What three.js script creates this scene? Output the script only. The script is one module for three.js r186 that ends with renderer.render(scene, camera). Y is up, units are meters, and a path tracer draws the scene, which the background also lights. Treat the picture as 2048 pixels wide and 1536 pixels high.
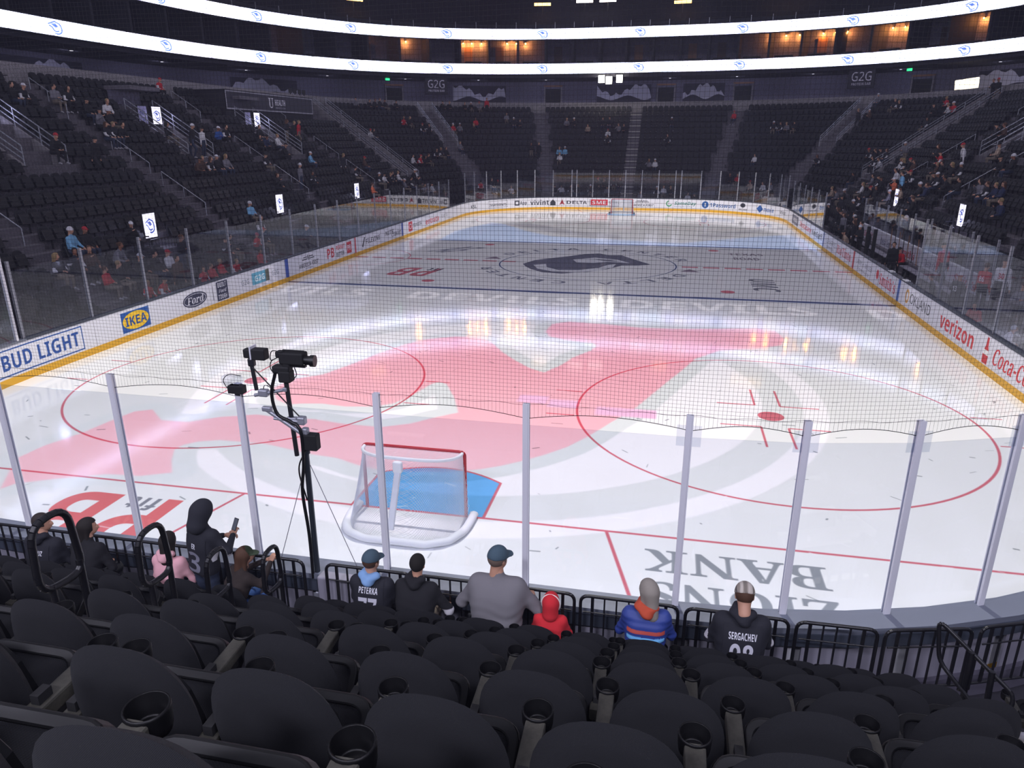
import * as THREE from 'three';
import { RoundedBoxGeometry } from 'three/addons/geometries/RoundedBoxGeometry.js';
import { mergeGeometries, mergeVertices } from 'three/addons/utils/BufferGeometryUtils.js';
import { RectAreaLightUniformsLib } from 'three/addons/lights/RectAreaLightUniformsLib.js';

// ------------------------------------------------------------------ camera, lights, exposure
// Metres; y up; the middle of the rink is the origin; the near goal line is at z = +27.13.
RectAreaLightUniformsLib.init();
const scene = new THREE.Scene();
scene.background = new THREE.Color(0x000000);
const renderer = new THREE.WebGLRenderer({ antialias: true });
renderer.toneMapping = THREE.LinearToneMapping;
renderer.toneMappingExposure = 1.0;
renderer.shadowMap.enabled = true;

const camera = new THREE.PerspectiveCamera(55.82, 2048 / 1536, 0.05, 300);
camera.position.set(4.039, 6.2515, 37.954);
camera.rotation.order = 'YXZ';
camera.rotation.set(-0.3271, 0.2094, -0.0024);

scene.fog = new THREE.FogExp2(0xd8d8ff, 0.0008);   // thin haze added to imitate the veil of the lens
const RIG_POWER = 17;        // radiance of the overhead rig panels
const PROJECTOR = 4300;       // candela of each ice projector lamp
const RIBBON = 4.2;           // radiance of the LED ribbon boards
// [x, z, aim x, aim z]: panels over the near half face down, those over the middle face the far end
const RIG = [[-17, 24, -17, 24], [17, 24, 17, 24], [0, 30, 0, 30], [-17, 7, -17, 7], [17, 7, 17, 7], [0, 5, 0, 5], [-9, 42, -9, 42], [10, 42, 10, 42], [-15, -3, -14, -34], [15, -3, 14, -34], [0, -3, 0, -34], [-8, -2, -6, -22], [8, -2, 6, -22]];
const RIG_Y = 25;
for (const [x, z, ax, az] of RIG) {
  const l = new THREE.RectAreaLight(0xf1edff, RIG_POWER, 4, 2.2);
  l.name = 'rig_light'; l.position.set(x, RIG_Y, z); l.lookAt(ax, 0, az); scene.add(l);
}
// unseen fill lamps added above and behind the near seats to brighten spectators
const NEAR_FILL = [[-8, 43], [1, 43.5], [10, 43]], NEAR_FILL_Y = 12.3, NEAR_FILL_POWER = 150;
for (const [x, z] of NEAR_FILL) { const l = new THREE.RectAreaLight(0xeceaff, NEAR_FILL_POWER, 2.4, 1); l.name = 'added_fill_light'; l.position.set(x, NEAR_FILL_Y, z); l.lookAt(x * 0.8, 3, 33); scene.add(l); }
// two ice projectors hang under the roof; each shines through a printed slide (built below)
const PROJ = [{ z: 15.6, y: 27 }, { z: -15.6, y: 27 }];
for (const p of PROJ) {
  const s = new THREE.SpotLight(0xfff7ee, PROJECTOR, 0, 0.82, 0.05, 2);
  s.name = 'projector_lamp'; s.position.set(0, p.y, p.z); s.target.position.set(0, 0, p.z);
  s.castShadow = true; s.shadow.radius = 0.03; scene.add(s, s.target);
}

// ------------------------------------------------------------------ helpers
const PI = Math.PI, V = (x, y, z) => new THREE.Vector3(x, y, z);
let seed = 7;
const rnd = () => { seed = (seed * 1664525 + 1013904223) >>> 0; return seed / 4294967296; };
const names = {};
function numbered(n) { const k = names[n] = (names[n] ?? -1) + 1; return k ? n + '_' + String(k).padStart(3, '0') : n; }
function put(name, geo, mat, parent = scene) {
  const m = new THREE.Mesh(geo, mat); m.name = parent === scene ? numbered(name) : name;
  m.castShadow = m.receiveShadow = true; parent.add(m); return m;
}
function tag(o, label, category, group) { o.userData.label = label; if (category) o.userData.category = category; if (group) o.userData.group = group; return o; }
function thing(name, label, category, pos = [0, 0, 0], ry = 0, group) {
  const g = new THREE.Group(); g.name = numbered(name); g.position.set(...pos); g.rotation.y = ry; scene.add(g); return tag(g, label, category, group);
}
function struct(o, label) { o.userData.kind = 'structure'; if (label) o.userData.label = label; return o; }
function sgroup(name, label) { const g = new THREE.Group(); g.name = numbered(name); scene.add(g); return struct(g, label); }
function idx(g) { if (!g.index) g.setIndex([...Array(g.attributes.position.count).keys()]); for (const k of Object.keys(g.attributes)) if (!['position', 'normal', 'uv'].includes(k)) g.deleteAttribute(k); if (!g.attributes.uv) g.setAttribute('uv', new THREE.BufferAttribute(new Float32Array(g.attributes.position.count * 2), 2)); return g; }
const merge = (list) => mergeGeometries(list.map(idx), false);
function box(w, h, d, x = 0, y = 0, z = 0, ry = 0, rx = 0, rz = 0) {
  const g = new THREE.BoxGeometry(w, h, d); if (rx || ry || rz) g.applyMatrix4(new THREE.Matrix4().makeRotationFromEuler(new THREE.Euler(rx, ry, rz))); return g.translate(x, y, z);
}
function rbox(w, h, d, r, x = 0, y = 0, z = 0, seg = 2) { return new RoundedBoxGeometry(w, h, d, seg, r).translate(x, y, z); }
function bar(a, b, r, n = 6, r2 = r) {
  const A = V(...a), B = V(...b), L = A.distanceTo(B), g = new THREE.CylinderGeometry(r2, r, L, n, 1);
  g.applyQuaternion(new THREE.Quaternion().setFromUnitVectors(V(0, 1, 0), B.clone().sub(A).normalize()));
  return g.translate((a[0] + b[0]) / 2, (a[1] + b[1]) / 2, (a[2] + b[2]) / 2);
}
function pipe(pts, r, n = 6, seg = 24, closed = false, tension = 0.5) {
  return new THREE.TubeGeometry(new THREE.CatmullRomCurve3(pts.map((p) => V(...p)), closed, 'catmullrom', tension), seg, r, n, closed);
}
// a bar bent along corner points, its corners rounded with radius q
function bent(pts, r, q, n = 6, closed = false) {
  const P = pts.map((p) => V(...p)), path = new THREE.CurvePath(), N = P.length; let last = null, first = null;
  for (let i = 0; i < N; i++) {
    if (!closed && (i === 0 || i === N - 1)) { if (last) path.add(new THREE.LineCurve3(last, P[i])); last = P[i]; continue; }
    const a = P[(i + N - 1) % N], b = P[i], c = P[(i + 1) % N], u = a.clone().sub(b), w = c.clone().sub(b), k = Math.min(q, u.length() * 0.45, w.length() * 0.45);
    const s = b.clone().addScaledVector(u.normalize(), k), e = b.clone().addScaledVector(w.normalize(), k);
    if (last) path.add(new THREE.LineCurve3(last, s)); else first = s;
    path.add(new THREE.QuadraticBezierCurve3(s, b, e)); last = e;
  }
  if (closed) path.add(new THREE.LineCurve3(last, first));
  const curves = path.curves, out = [];
  curves.forEach((c, i) => { const k = c.isLineCurve3 ? 1 : 5; for (let j = 0; j < k; j++) out.push(c.getPoint(j / k)); });
  if (!closed) out.push(last);
  const parts = [];
  for (let i = 0; i < out.length - (closed ? 0 : 1); i++) { const a = out[i], b = out[(i + 1) % out.length]; if (a.distanceTo(b) > 1e-4) parts.push(bar(a.toArray(), b.toArray(), r, n)); }
  return merge(parts);
}
const canvas = (w, h) => { const c = document.createElement('canvas'); c.width = w; c.height = h; return c; };
function ctex(c, srgb = true) { const t = new THREE.CanvasTexture(c); if (srgb) t.colorSpace = THREE.SRGBColorSpace; t.magFilter = THREE.LinearFilter; return t; }
const enc = (v) => { v = Math.min(1, Math.max(0, v)); return v <= 0.0031308 ? v * 12.92 : 1.055 * Math.pow(v, 1 / 2.4) - 0.055; };
const lin = (r, g, b, a = 1) => `rgba(${Math.round(enc(r) * 255)},${Math.round(enc(g) * 255)},${Math.round(enc(b) * 255)},${a})`;
function std(color, roughness = 0.7, metalness = 0, extra = {}) { return new THREE.MeshStandardMaterial({ color, roughness, metalness, ...extra }); }
function noiseTex(size, f, contrast = 0.5, base = 0.75) {
  const d = new Uint8Array(size * size * 4); let s = f * 131 + 5;
  const r = () => { s = (s * 1103515245 + 12345) & 0x7fffffff; return s / 0x7fffffff; };
  const n = Math.max(4, f), grid = Float32Array.from({ length: n * n }, r), g2 = Float32Array.from({ length: 4 * n * 4 * n }, r);
  const at = (G, m, x, y) => { const X = x * m, Y = y * m, i = Math.floor(X), j = Math.floor(Y), a = X - i, b = Y - j, q = (p, o) => G[((o + m) % m) * m + ((p + m) % m)]; return (q(i, j) * (1 - a) + q(i + 1, j) * a) * (1 - b) + (q(i, j + 1) * (1 - a) + q(i + 1, j + 1) * a) * b; };
  for (let y = 0; y < size; y++) for (let x = 0; x < size; x++) {
    const v = 0.5 * at(grid, n, x / size, y / size) + 0.3 * at(g2, 4 * n, x / size, y / size) + 0.2 * r(), o = (y * size + x) * 4, c = Math.max(0, Math.min(255, 255 * (base + contrast * (v - 0.5))));
    d[o] = d[o + 1] = d[o + 2] = c; d[o + 3] = 255;
  }
  const t = new THREE.DataTexture(d, size, size); t.wrapS = t.wrapT = THREE.RepeatWrapping; t.magFilter = THREE.LinearFilter; t.needsUpdate = true; return t;
}
const rep = (t, x, y) => { const c = t.clone(); c.repeat.set(x, y); c.needsUpdate = true; return c; };

// ------------------------------------------------------------------ materials
const grain = noiseTex(256, 24, 0.5, 0.8); grain.colorSpace = THREE.SRGBColorSpace;
const M = {
  concrete: std(0x77727c, 0.9, 0, { map: grain }), darkConcrete: std(0x3b3943, 0.92, 0, { map: grain }), paleConcrete: std(0xa7a2a8, 0.9, 0, { map: grain }),
  blackWall: std(0x1c1b24, 0.85), roof: std(0x101017, 0.95), wallGrey: std(0x86829a, 0.85, 0, { map: grain }), soffit: std(0x282733, 0.9),
  white: std(0xdcdde2, 0.5), kick: std(0xd8a321, 0.45), cap: std(0x3c424e, 0.5), boardBack: std(0x8d8b98, 0.6), boardBack2: std(0x55525f, 0.7), ledge: std(0x6a6f7c, 0.45),
  steel: std(0x9d9fa9, 0.35, 0.4), alu: std(0xdcdce4, 0.4, 0.1), black: std(0x0d0d10, 0.42), blackMatt: std(0x101013, 0.75), rail: std(0x131317, 0.38), plastic: new THREE.MeshPhysicalMaterial({ color: 0x070709, roughness: 0.5, specularIntensity: 0.5 }), arm: std(0x4a4840, 0.6, 0, { map: grain }),
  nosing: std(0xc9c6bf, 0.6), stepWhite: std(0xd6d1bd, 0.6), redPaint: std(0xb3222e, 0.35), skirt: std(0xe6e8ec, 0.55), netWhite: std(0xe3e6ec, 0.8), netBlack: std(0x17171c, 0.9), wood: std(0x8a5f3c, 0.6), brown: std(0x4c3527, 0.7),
  glass: new THREE.MeshPhysicalMaterial({ color: 0xf4f6fa, roughness: 0.02, transmission: 1, thickness: 0, ior: 1.49 }),
  shirt: std(0x888890, 0.9),
};
// ------------------------------------------------------------------ ice
const HX = 12.95, HZ = 30.48, CR = 8.53, CX = HX - CR, CZ = HZ - CR;      // rink half width, half length, corner radius, corner centres
// drawing board for one half of the sheet, in metres: x to the right, z down
function halfCanvas(W, H, z0) { const c = canvas(W, H), g = c.getContext('2d'); g.setTransform(W / 26, 0, 0, H / 30.5, W / 2, -z0 * H / 30.5); return [c, g]; }
const RED = 'rgb(214,116,128)', BLUE = 'rgb(70,88,140)', ICE = 'rgb(243,244,243)';
function line(g, x0, z0, x1, z1, w, c) { g.strokeStyle = c; g.lineWidth = w; g.beginPath(); g.moveTo(x0, z0); g.lineTo(x1, z1); g.stroke(); }
function circle(g, x, z, r, w, c) { g.strokeStyle = c; g.lineWidth = w; g.beginPath(); g.arc(x, z, r, 0, 2 * PI); g.stroke(); }
function disc(g, x, z, r, c) { g.fillStyle = c; g.beginPath(); g.arc(x, z, r, 0, 2 * PI); g.fill(); }
function poly(g, pts, c) { g.fillStyle = c; g.beginPath(); pts.forEach((p, i) => (i ? g.lineTo(p[0], p[1]) : g.moveTo(p[0], p[1]))); g.closePath(); g.fill(); }
// text in metres: font drawn at 100 px and scaled, so that width w and cap height h come out as asked
function text(g, s, x, z, w, h, font, color, rot = 0, skew = 0) {
  g.save(); g.translate(x, z); g.rotate(rot); g.transform(1, 0, skew, 1, 0, 0); g.font = font.replace('SIZE', '100px'); g.textAlign = 'center'; g.textBaseline = 'alphabetic';
  const m = g.measureText(s).width; g.scale(w / m, h / 72); g.fillStyle = color; g.fillText(s, 0, 36); g.restore();
}
const SANS = 'bold SIZE sans-serif', SERIF = 'bold SIZE serif', THINSERIF = 'SIZE serif', THIN = 'SIZE sans-serif';
function crease(g, s) {
  const z = 27.13 * s, d = -s; g.beginPath(); g.moveTo(-1.22, z); g.lineTo(-1.22, z + d * 1.37); g.quadraticCurveTo(0, z + d * 2.25, 1.22, z + d * 1.37); g.lineTo(1.22, z); g.closePath();
  g.fillStyle = 'rgb(112,180,232)'; g.fill(); g.strokeStyle = RED; g.lineWidth = 0.05; g.stroke();
}
function endZone(g, s) {
  for (const x of [-6.706, 6.706]) {
    const z = 21.03 * s; circle(g, x, z, 4.572, 0.055, RED); disc(g, x, z, 0.3, RED);
    for (const a of [-1, 1]) for (const b of [-1, 1]) { line(g, x + a * 0.3, z + b * 0.72, x + a * 1.2, z + b * 0.72, 0.05, RED); line(g, x + a * 0.3, z + b * 0.72, x + a * 0.3, z + b * 1.9, 0.05, RED); line(g, x + a * 4.57, z + b * 0.86, x + a * 5.25, z + b * 0.86, 0.05, RED); }
  }
  crease(g, s); line(g, -13, 27.13 * s, 13, 27.13 * s, 0.055, RED);
  for (const a of [-1, 1]) line(g, a * 3.35, 27.13 * s, a * 4.27, 30.48 * s, 0.055, RED);
}
function middle(g) {
  for (const s of [-1, 1]) { line(g, -13, 7.62 * s, 13, 7.62 * s, 0.3, BLUE); for (const x of [-6.706, 6.706]) disc(g, x, 6.1 * s, 0.3, RED); }
  for (let x = -13; x < 13; x += 1.05) if (Math.abs(x) > 4.5) line(g, x, 0, x + 0.8, 0, 0.3, RED);
  circle(g, 0, 0, 4.572, 0.06, BLUE); circle(g, -HX, 0, 3.05, 0.05, RED);
  // centre emblem: shaggy head in profile with a curled tusk and a peak at the brow
  const D = 'rgb(112,114,132)', L = 'rgb(222,224,230)';
  poly(g, [[-3.3, 0.6], [-2.9, -0.7], [-2.2, -1.5], [-1.2, -2.5], [-0.5, -3.4], [0.3, -3.75], [0.9, -3.2], [1.6, -3.3], [2.2, -2.2], [3.3, -0.4], [2.6, 0], [1.8, 0.2], [1.2, 1.4], [0.3, 2.4], [-0.9, 3.1], [-1.9, 2.9], [-2.6, 2.1], [-3, 1.4]], D);
  poly(g, [[-2.7, 0.8], [-2.1, 0.4], [-1.9, 1.4], [-1.2, 2.1], [-0.2, 1.9], [0.7, 1.1], [1.1, 0.1], [1.5, -0.3], [1.4, 0.9], [0.7, 2], [-0.3, 2.7], [-1.4, 2.6], [-2.3, 1.9]], L);
  poly(g, [[-0.9, -1.3], [0.2, -2.2], [1.4, -1.8], [2.2, -0.7], [1, -0.9], [0.3, -0.4], [-0.6, -0.4]], L);
  poly(g, [[0.2, -1.6], [1.1, -1.5], [1.7, -1], [0.8, -1.15]], D);
  // ring lettering
  const ring = (s, from, to, r, flip) => [...s].forEach((ch, i) => { const a = from + (to - from) * i / (s.length - 1); text(g, ch === ' ' ? '.' : ch, Math.cos(a) * r, Math.sin(a) * r, ch === ' ' ? 0.01 : 0.75, ch === ' ' ? 0.01 : 0.6, SANS, 'rgb(128,130,146)', a + (flip ? -PI / 2 : PI / 2)); });
  ring('DELTA CENTER', PI * 1.16, PI * 1.86, 5.35, false); ring('DELTA CENTER', PI * 0.16, PI * 0.86, 5.35, false);
  for (const a of [PI * 1.06, PI * 0.07]) poly(g, [[Math.cos(a) * 5.35 - 0.5, Math.sin(a) * 5.35 + 0.25], [Math.cos(a) * 5.35 + 0.5, Math.sin(a) * 5.35 + 0.25], [Math.cos(a) * 5.35, Math.sin(a) * 5.35 - 0.5]], 'rgb(140,124,140)');
  // neutral zone sponsor marks
  text(g, 'PB', -8.1, 4, 2.3, 2.2, SANS, 'rgb(204,110,122)', PI, -0.2); text(g, 'fit', -7.3, 3.2, 0.8, 0.7, SANS, 'rgb(70,72,90)', PI, -0.2);
  text(g, 'AF', -8.1, -3.7, 1.5, 2.8, SANS, 'rgb(140,142,156)', 0.25, -0.4);
  text(g, 'TEXAS', 8.4, -4.9, 1.9, 0.8, SANS, 'rgb(160,150,160)', 0); text(g, 'ROAD', 8.3, -3.3, 1.4, 0.9, SANS, 'rgb(160,150,160)', 0); text(g, 'UMC', 8.4, 4.2, 3, 1.1, SANS, 'rgb(128,130,142)', PI / 2, -0.15);
}
function scuffs(g, n, z0) { for (let i = 0; i < n; i++) { const x = (rnd() - 0.5) * 25, z = z0 + rnd() * 30, l = 0.06 + rnd() * 0.25, a = rnd() * PI; line(g, x, z, x + Math.cos(a) * l, z + Math.sin(a) * l * 0.6, 0.012 + rnd() * 0.03, rnd() < 0.35 ? 'rgba(90,98,104,0.55)' : 'rgba(255,255,255,0.5)'); } }
const [iceNear, gN] = halfCanvas(1792, 2048, 0), [iceFar, gF] = halfCanvas(1152, 1280, -30.5);
for (const [g, s, z0] of [[gN, 1, 0], [gF, -1, -30.5]]) { g.fillStyle = ICE; g.fillRect(-13, z0, 26, 30.5); middle(g); endZone(g, s); }
// sponsor lettering frozen into the ice behind the near goal line, readable from the far end
text(gN, 'BANK', 5.38, 27.86, 2.75, 0.62, SERIF, 'rgb(150,155,160)', PI); text(gN, 'ZIONS', 5.4, 28.76, 2.75, 0.62, SERIF, 'rgb(150,155,160)', PI);
text(gN, 'PB', -5.35, 28.5, 2.5, 1.75, SANS, 'rgb(226,120,122)', PI, 0.0); text(gN, 'fit', -4.95, 27.85, 0.62, 0.42, SANS, 'rgb(140,142,150)', PI);
scuffs(gN, 900, 0); scuffs(gF, 300, -30.5);
const iceRough = noiseTex(512, 40, 0.5, 0.62);
function iceMat(c) { const m = new THREE.MeshPhysicalMaterial({ map: ctex(c), roughness: 0.12, ior: 1.31, roughnessMap: rep(iceRough, 3, 3), specularIntensity: 1.25 }); return m; }
function iceHalf(s) {
  const sh = new THREE.Shape(); sh.moveTo(-HX, 0); sh.lineTo(-HX, CZ); sh.absarc(-CX, CZ, CR, PI, PI / 2, true); sh.lineTo(CX, HZ); sh.absarc(CX, CZ, CR, PI / 2, 0, true); sh.lineTo(HX, 0); sh.closePath();
  const g = new THREE.ExtrudeGeometry(sh, { depth: 0.04, bevelEnabled: false, curveSegments: 24 });
  g.rotateX(PI / 2); if (s < 0) g.rotateY(PI);
  const p = g.attributes.position, uv = new Float32Array(p.count * 2), z0 = s > 0 ? 0 : -30.5;
  for (let i = 0; i < p.count; i++) { uv[2 * i] = (p.getX(i) + 13) / 26; uv[2 * i + 1] = 1 - (p.getZ(i) - z0) / 30.5; }
  g.setAttribute('uv', new THREE.BufferAttribute(uv, 2)); return g;
}
const iceSheet = sgroup('floor', 'white ice sheet with red and blue hockey markings and frozen-in sponsor lettering');
put('ice_near_half', iceHalf(1), iceMat(iceNear), iceSheet); put('ice_far_half', iceHalf(-1), iceMat(iceFar), iceSheet);
struct(put('floor', box(110, 0.3, 130, 0, -0.2, 0), M.darkConcrete), 'dark concrete arena floor under the stands');

// ------------------------------------------------------------------ ice projectors: lamp housing, lens frame and the slide that prints the show on the ice
const PINKPTS = [[-8.84,26.68],[-8.81,26.01],[-8.55,25.22],[-8.46,24.52],[-8.33,23.79],[-7.98,23.58],[-7.79,23.75],[-7.32,24.16],[-6.62,24.14],[-6.07,23.7],[-5.31,23.38],[-4.31,23.47],[-3.84,23.38],[-2.99,23.52],[-2.09,23.53],[-1.5,23.18],[-1.03,22.67],[-0.61,22.28],[-0.99,21.31],[-1.49,20.32],[-1.76,20.12],[-1.93,20.41],[-2.13,21.42],[-2.38,22],[-2.76,22.3],[-3.47,22.44],[-4.1,22.36],[-4.6,22.46],[-4.9,22.6],[-5.4,22.3],[-5.91,21.5],[-5.77,20.72],[-5.15,20.19],[-4.75,19.09],[-4.37,17.79],[-4,16.84],[-3.53,16.06],[-2.68,15.5],[-1.95,15.42],[-1.33,15.93],[-0.69,17.04],[-0.18,17.74],[0.4,18.43],[0.88,18.77],[1.26,17.96],[1.49,17.14],[1.94,16.28],[2.06,15.73],[1.93,15.39],[1.01,15.2],[0.43,14.87],[0.17,14.25],[0.24,13.17],[0.77,12.68],[1.98,12.81],[3.27,13.07],[4.53,13.02],[5.99,12.73],[7.24,12.4],[7.84,12.63],[7.99,13.6],[7.8,14.44],[7.2,14.92],[5.84,15.48],[5.07,16.57],[4.71,17.7],[4.31,18.83],[3.88,20.11],[3.47,21.3],[3.04,22.15],[2.6,23.13],[2.21,23.82],[1.81,24.3],[1.42,24.68],[1.04,25],[0.7,25.22],[0.13,25.47],[-0.65,25.63],[-1.26,25.67],[-1.76,25.56],[-2.35,25.31],[-2.9,25.25],[-3.44,25.12],[-4.22,24.93],[-5.27,24.95],[-5.68,25.12],[-5.9,25.36],[-5.91,25.63],[-5.65,26.09],[-5.25,26.61],[-5.77,26.88],[-6.45,26.93],[-7.32,27.33],[-7.88,27.65],[-7.98,27.9]];
const SL = 0.6;                                                 // lamp to slide; the throw enlarges the slide PROJ.y / SL times
function slideNear(g) {
  const ramp = (k, a, b) => { const q = g.createLinearGradient(0, 7.6, 0, 22); for (const [t, w] of [[0, 0], [0.25, 0.12], [0.5, 0.5], [0.75, 0.85], [1, 1]]) q.addColorStop(t, lin(...a.map((v, i) => v + (b[i] - v) * w))); return q; };
  g.fillStyle = lin(0.04, 0.04, 0.045); g.fillRect(-14, -1, 28, 9); g.fillStyle = ramp(0, [0.12, 0.12, 0.13], [0.74, 0.75, 0.73]); g.fillRect(-14, 7.6, 28, 26);
  for (const [x0, w] of [[-15.2, 7], [-6.6, 7.4], [2.2, 7.6], [11.4, 7.6]]) text(g, 'DEVILS', x0 + w / 2, 9.3, w, 1.5, SANS, lin(0.42, 0.41, 0.46));
  const wh = ramp(0, [0.3, 0.3, 0.35], [0.98, 0.95, 1]), gr = ramp(0, [0.16, 0.16, 0.18], [0.7, 0.72, 0.7]);
  disc(g, 0, 19.8, 8.1, wh); disc(g, 0, 19.8, 7.55, gr); disc(g, 0, 19.8, 6.6, wh);
  g.lineJoin = 'round'; g.strokeStyle = ramp(0, [0.16, 0.17, 0.18], [0.66, 0.7, 0.68]); g.lineWidth = 0.95; g.beginPath(); PINKPTS.forEach((p, i) => (i ? g.lineTo(...p) : g.moveTo(...p))); g.closePath(); g.stroke();
  const pk = g.createLinearGradient(0, 12, 0, 26); pk.addColorStop(0, lin(0.6, 0.05, 0.13)); pk.addColorStop(0.35, lin(0.82, 0.1, 0.15)); pk.addColorStop(0.7, lin(0.92, 0.23, 0.26)); pk.addColorStop(1, lin(0.97, 0.34, 0.37)); g.fillStyle = pk; g.fill();
  g.fillStyle = lin(0.93, 0.3, 0.62); for (const [x, z] of [[1.4, 20.9], [2.6, 21.2], [0.6, 20.7], [3.3, 21.2]]) g.fillRect(x, z, 0.75, 0.55);
}
function slideFar(g) {
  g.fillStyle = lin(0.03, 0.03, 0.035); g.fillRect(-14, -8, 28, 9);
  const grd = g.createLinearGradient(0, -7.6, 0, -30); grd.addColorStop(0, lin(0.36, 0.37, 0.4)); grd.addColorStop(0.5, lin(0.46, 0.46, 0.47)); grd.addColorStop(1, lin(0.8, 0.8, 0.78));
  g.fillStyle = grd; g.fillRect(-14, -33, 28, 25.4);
  poly(g, [[-10.47, -7.6], [-10.81, -12.63], [-9.45, -18.15], [-8.3, -17.31], [-5.58, -13.04], [-3.46, -10.66], [1.05, -9.75], [4.97, -9.07], [9.95, -13.25], [12.11, -14.47], [13.2, -9.98], [13.2, -7.6]], lin(0.3, 0.46, 0.85));
  poly(g, [[-8.38, -17.64], [-3.2, -12.07], [1, -10.24], [0.87, -12.3], [-2.4, -13.95], [-6.47, -18.36]], lin(0.22, 0.22, 0.24)); poly(g, [[5.51, -13.2], [13.62, -20.1], [11.9, -17.9], [6.74, -11.4]], lin(0.28, 0.28, 0.3));
}
const SWX = 27.8, SWZ = 32.2;                                   // the throw reaches a little past the boards
PROJ.forEach((p, i) => {
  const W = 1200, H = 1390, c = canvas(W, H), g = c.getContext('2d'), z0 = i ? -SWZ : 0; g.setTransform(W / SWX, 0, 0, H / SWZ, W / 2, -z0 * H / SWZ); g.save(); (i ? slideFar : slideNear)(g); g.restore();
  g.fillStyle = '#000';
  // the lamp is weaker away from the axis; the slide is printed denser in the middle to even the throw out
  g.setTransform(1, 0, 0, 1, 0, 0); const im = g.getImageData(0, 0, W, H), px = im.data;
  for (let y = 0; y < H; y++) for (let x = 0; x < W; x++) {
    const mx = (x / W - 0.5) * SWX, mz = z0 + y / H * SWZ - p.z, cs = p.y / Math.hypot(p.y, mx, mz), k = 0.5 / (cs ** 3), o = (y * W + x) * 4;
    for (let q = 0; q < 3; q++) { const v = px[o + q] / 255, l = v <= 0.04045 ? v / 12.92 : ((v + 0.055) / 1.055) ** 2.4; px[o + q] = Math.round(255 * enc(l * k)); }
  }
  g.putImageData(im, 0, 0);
  const t = thing('ice_projector', i ? 'black ceiling projector with printed slide over the far half of the ice' : 'black ceiling projector with printed slide over the near half of the ice', 'projector', [0, 0, p.z]);
  const sw = SWX * SL / p.y, sh = SWZ * SL / p.y, off = ((i ? -SWZ / 2 : SWZ / 2) - p.z) * SL / p.y;
  const pane = new THREE.PlaneGeometry(sw, sh).rotateX(-PI / 2).translate(0, p.y - SL, off);
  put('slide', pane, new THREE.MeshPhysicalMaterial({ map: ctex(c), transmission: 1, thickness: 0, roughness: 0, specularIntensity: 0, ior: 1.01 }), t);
  const f = 0.25, y0 = p.y - SL;
  put('slide_frame', merge([box(f, 0.03, sh + 2 * f, -sw / 2 - f / 2, y0, off), box(f, 0.03, sh + 2 * f, sw / 2 + f / 2, y0, off), box(sw, 0.03, f, 0, y0, off - sh / 2 - f / 2), box(sw, 0.03, f, 0, y0, off + sh / 2 + f / 2)]), M.blackMatt, t);
  const hw = sw + 2 * f, hd = sh + 2 * f, hh = SL + 0.3;
  put('housing', merge([box(0.03, hh, hd, -hw / 2, y0 + hh / 2, off), box(0.03, hh, hd, hw / 2, y0 + hh / 2, off), box(hw, hh, 0.03, 0, y0 + hh / 2, off - hd / 2), box(hw, hh, 0.03, 0, y0 + hh / 2, off + hd / 2), box(hw, 0.03, hd, 0, y0 + hh, off)]), M.blackMatt, t);
  put('hanger', merge([bar([-0.3, y0 + hh, off], [-0.3, 31.9, off], 0.03), bar([0.3, y0 + hh, off], [0.3, 31.9, off], 0.03)]), M.blackMatt, t);
});
NEAR_FILL.forEach(([x, z], i) => {  // bodies of the added fill lamps, out of view
  const t = thing('added_fill_lamp', ['left', 'middle', 'right'][i] + ' white added fill lamp behind and above the near seats', 'lamp', [x, NEAR_FILL_Y, z]);
  put('housing', box(2.6, 0.2, 1.2, 0, 0.35, 0.25), M.blackMatt, t); put('lamp_panel', box(2.4, 0.03, 1, 0, 0.22, 0.25), std(0xffffff, 0.5, 0, { emissive: 0xeceaff, emissiveIntensity: 1 }), t);
});
RIG.forEach(([x, z, ax, az]) => {
  const t = thing('rig_lamp', 'flat white panel lamp hanging in the roof rig', 'lamp', [x, RIG_Y, z], 0, 'roof rig lamps'), tilt = Math.atan2(Math.hypot(ax - x, az - z), RIG_Y), turn = Math.atan2(ax - x, az - z), head = (g) => g.rotateX(-tilt).rotateY(turn);
  put('housing', head(box(4.2, 0.25, 2.4, 0, 0.2, 0)), M.blackMatt, t); put('lamp_panel', head(box(4, 0.02, 2.2, 0, 0.06, 0)), std(0xffffff, 0.5, 0, { emissive: 0xf1edff, emissiveIntensity: 0.6 }), t);
  put('hanger', merge([bar([-1.5, 0.3, 0], [-1.5, 6.9, 0], 0.03), bar([1.5, 0.3, 0], [1.5, 6.9, 0], 0.03)]), M.blackMatt, t);
});
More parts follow.
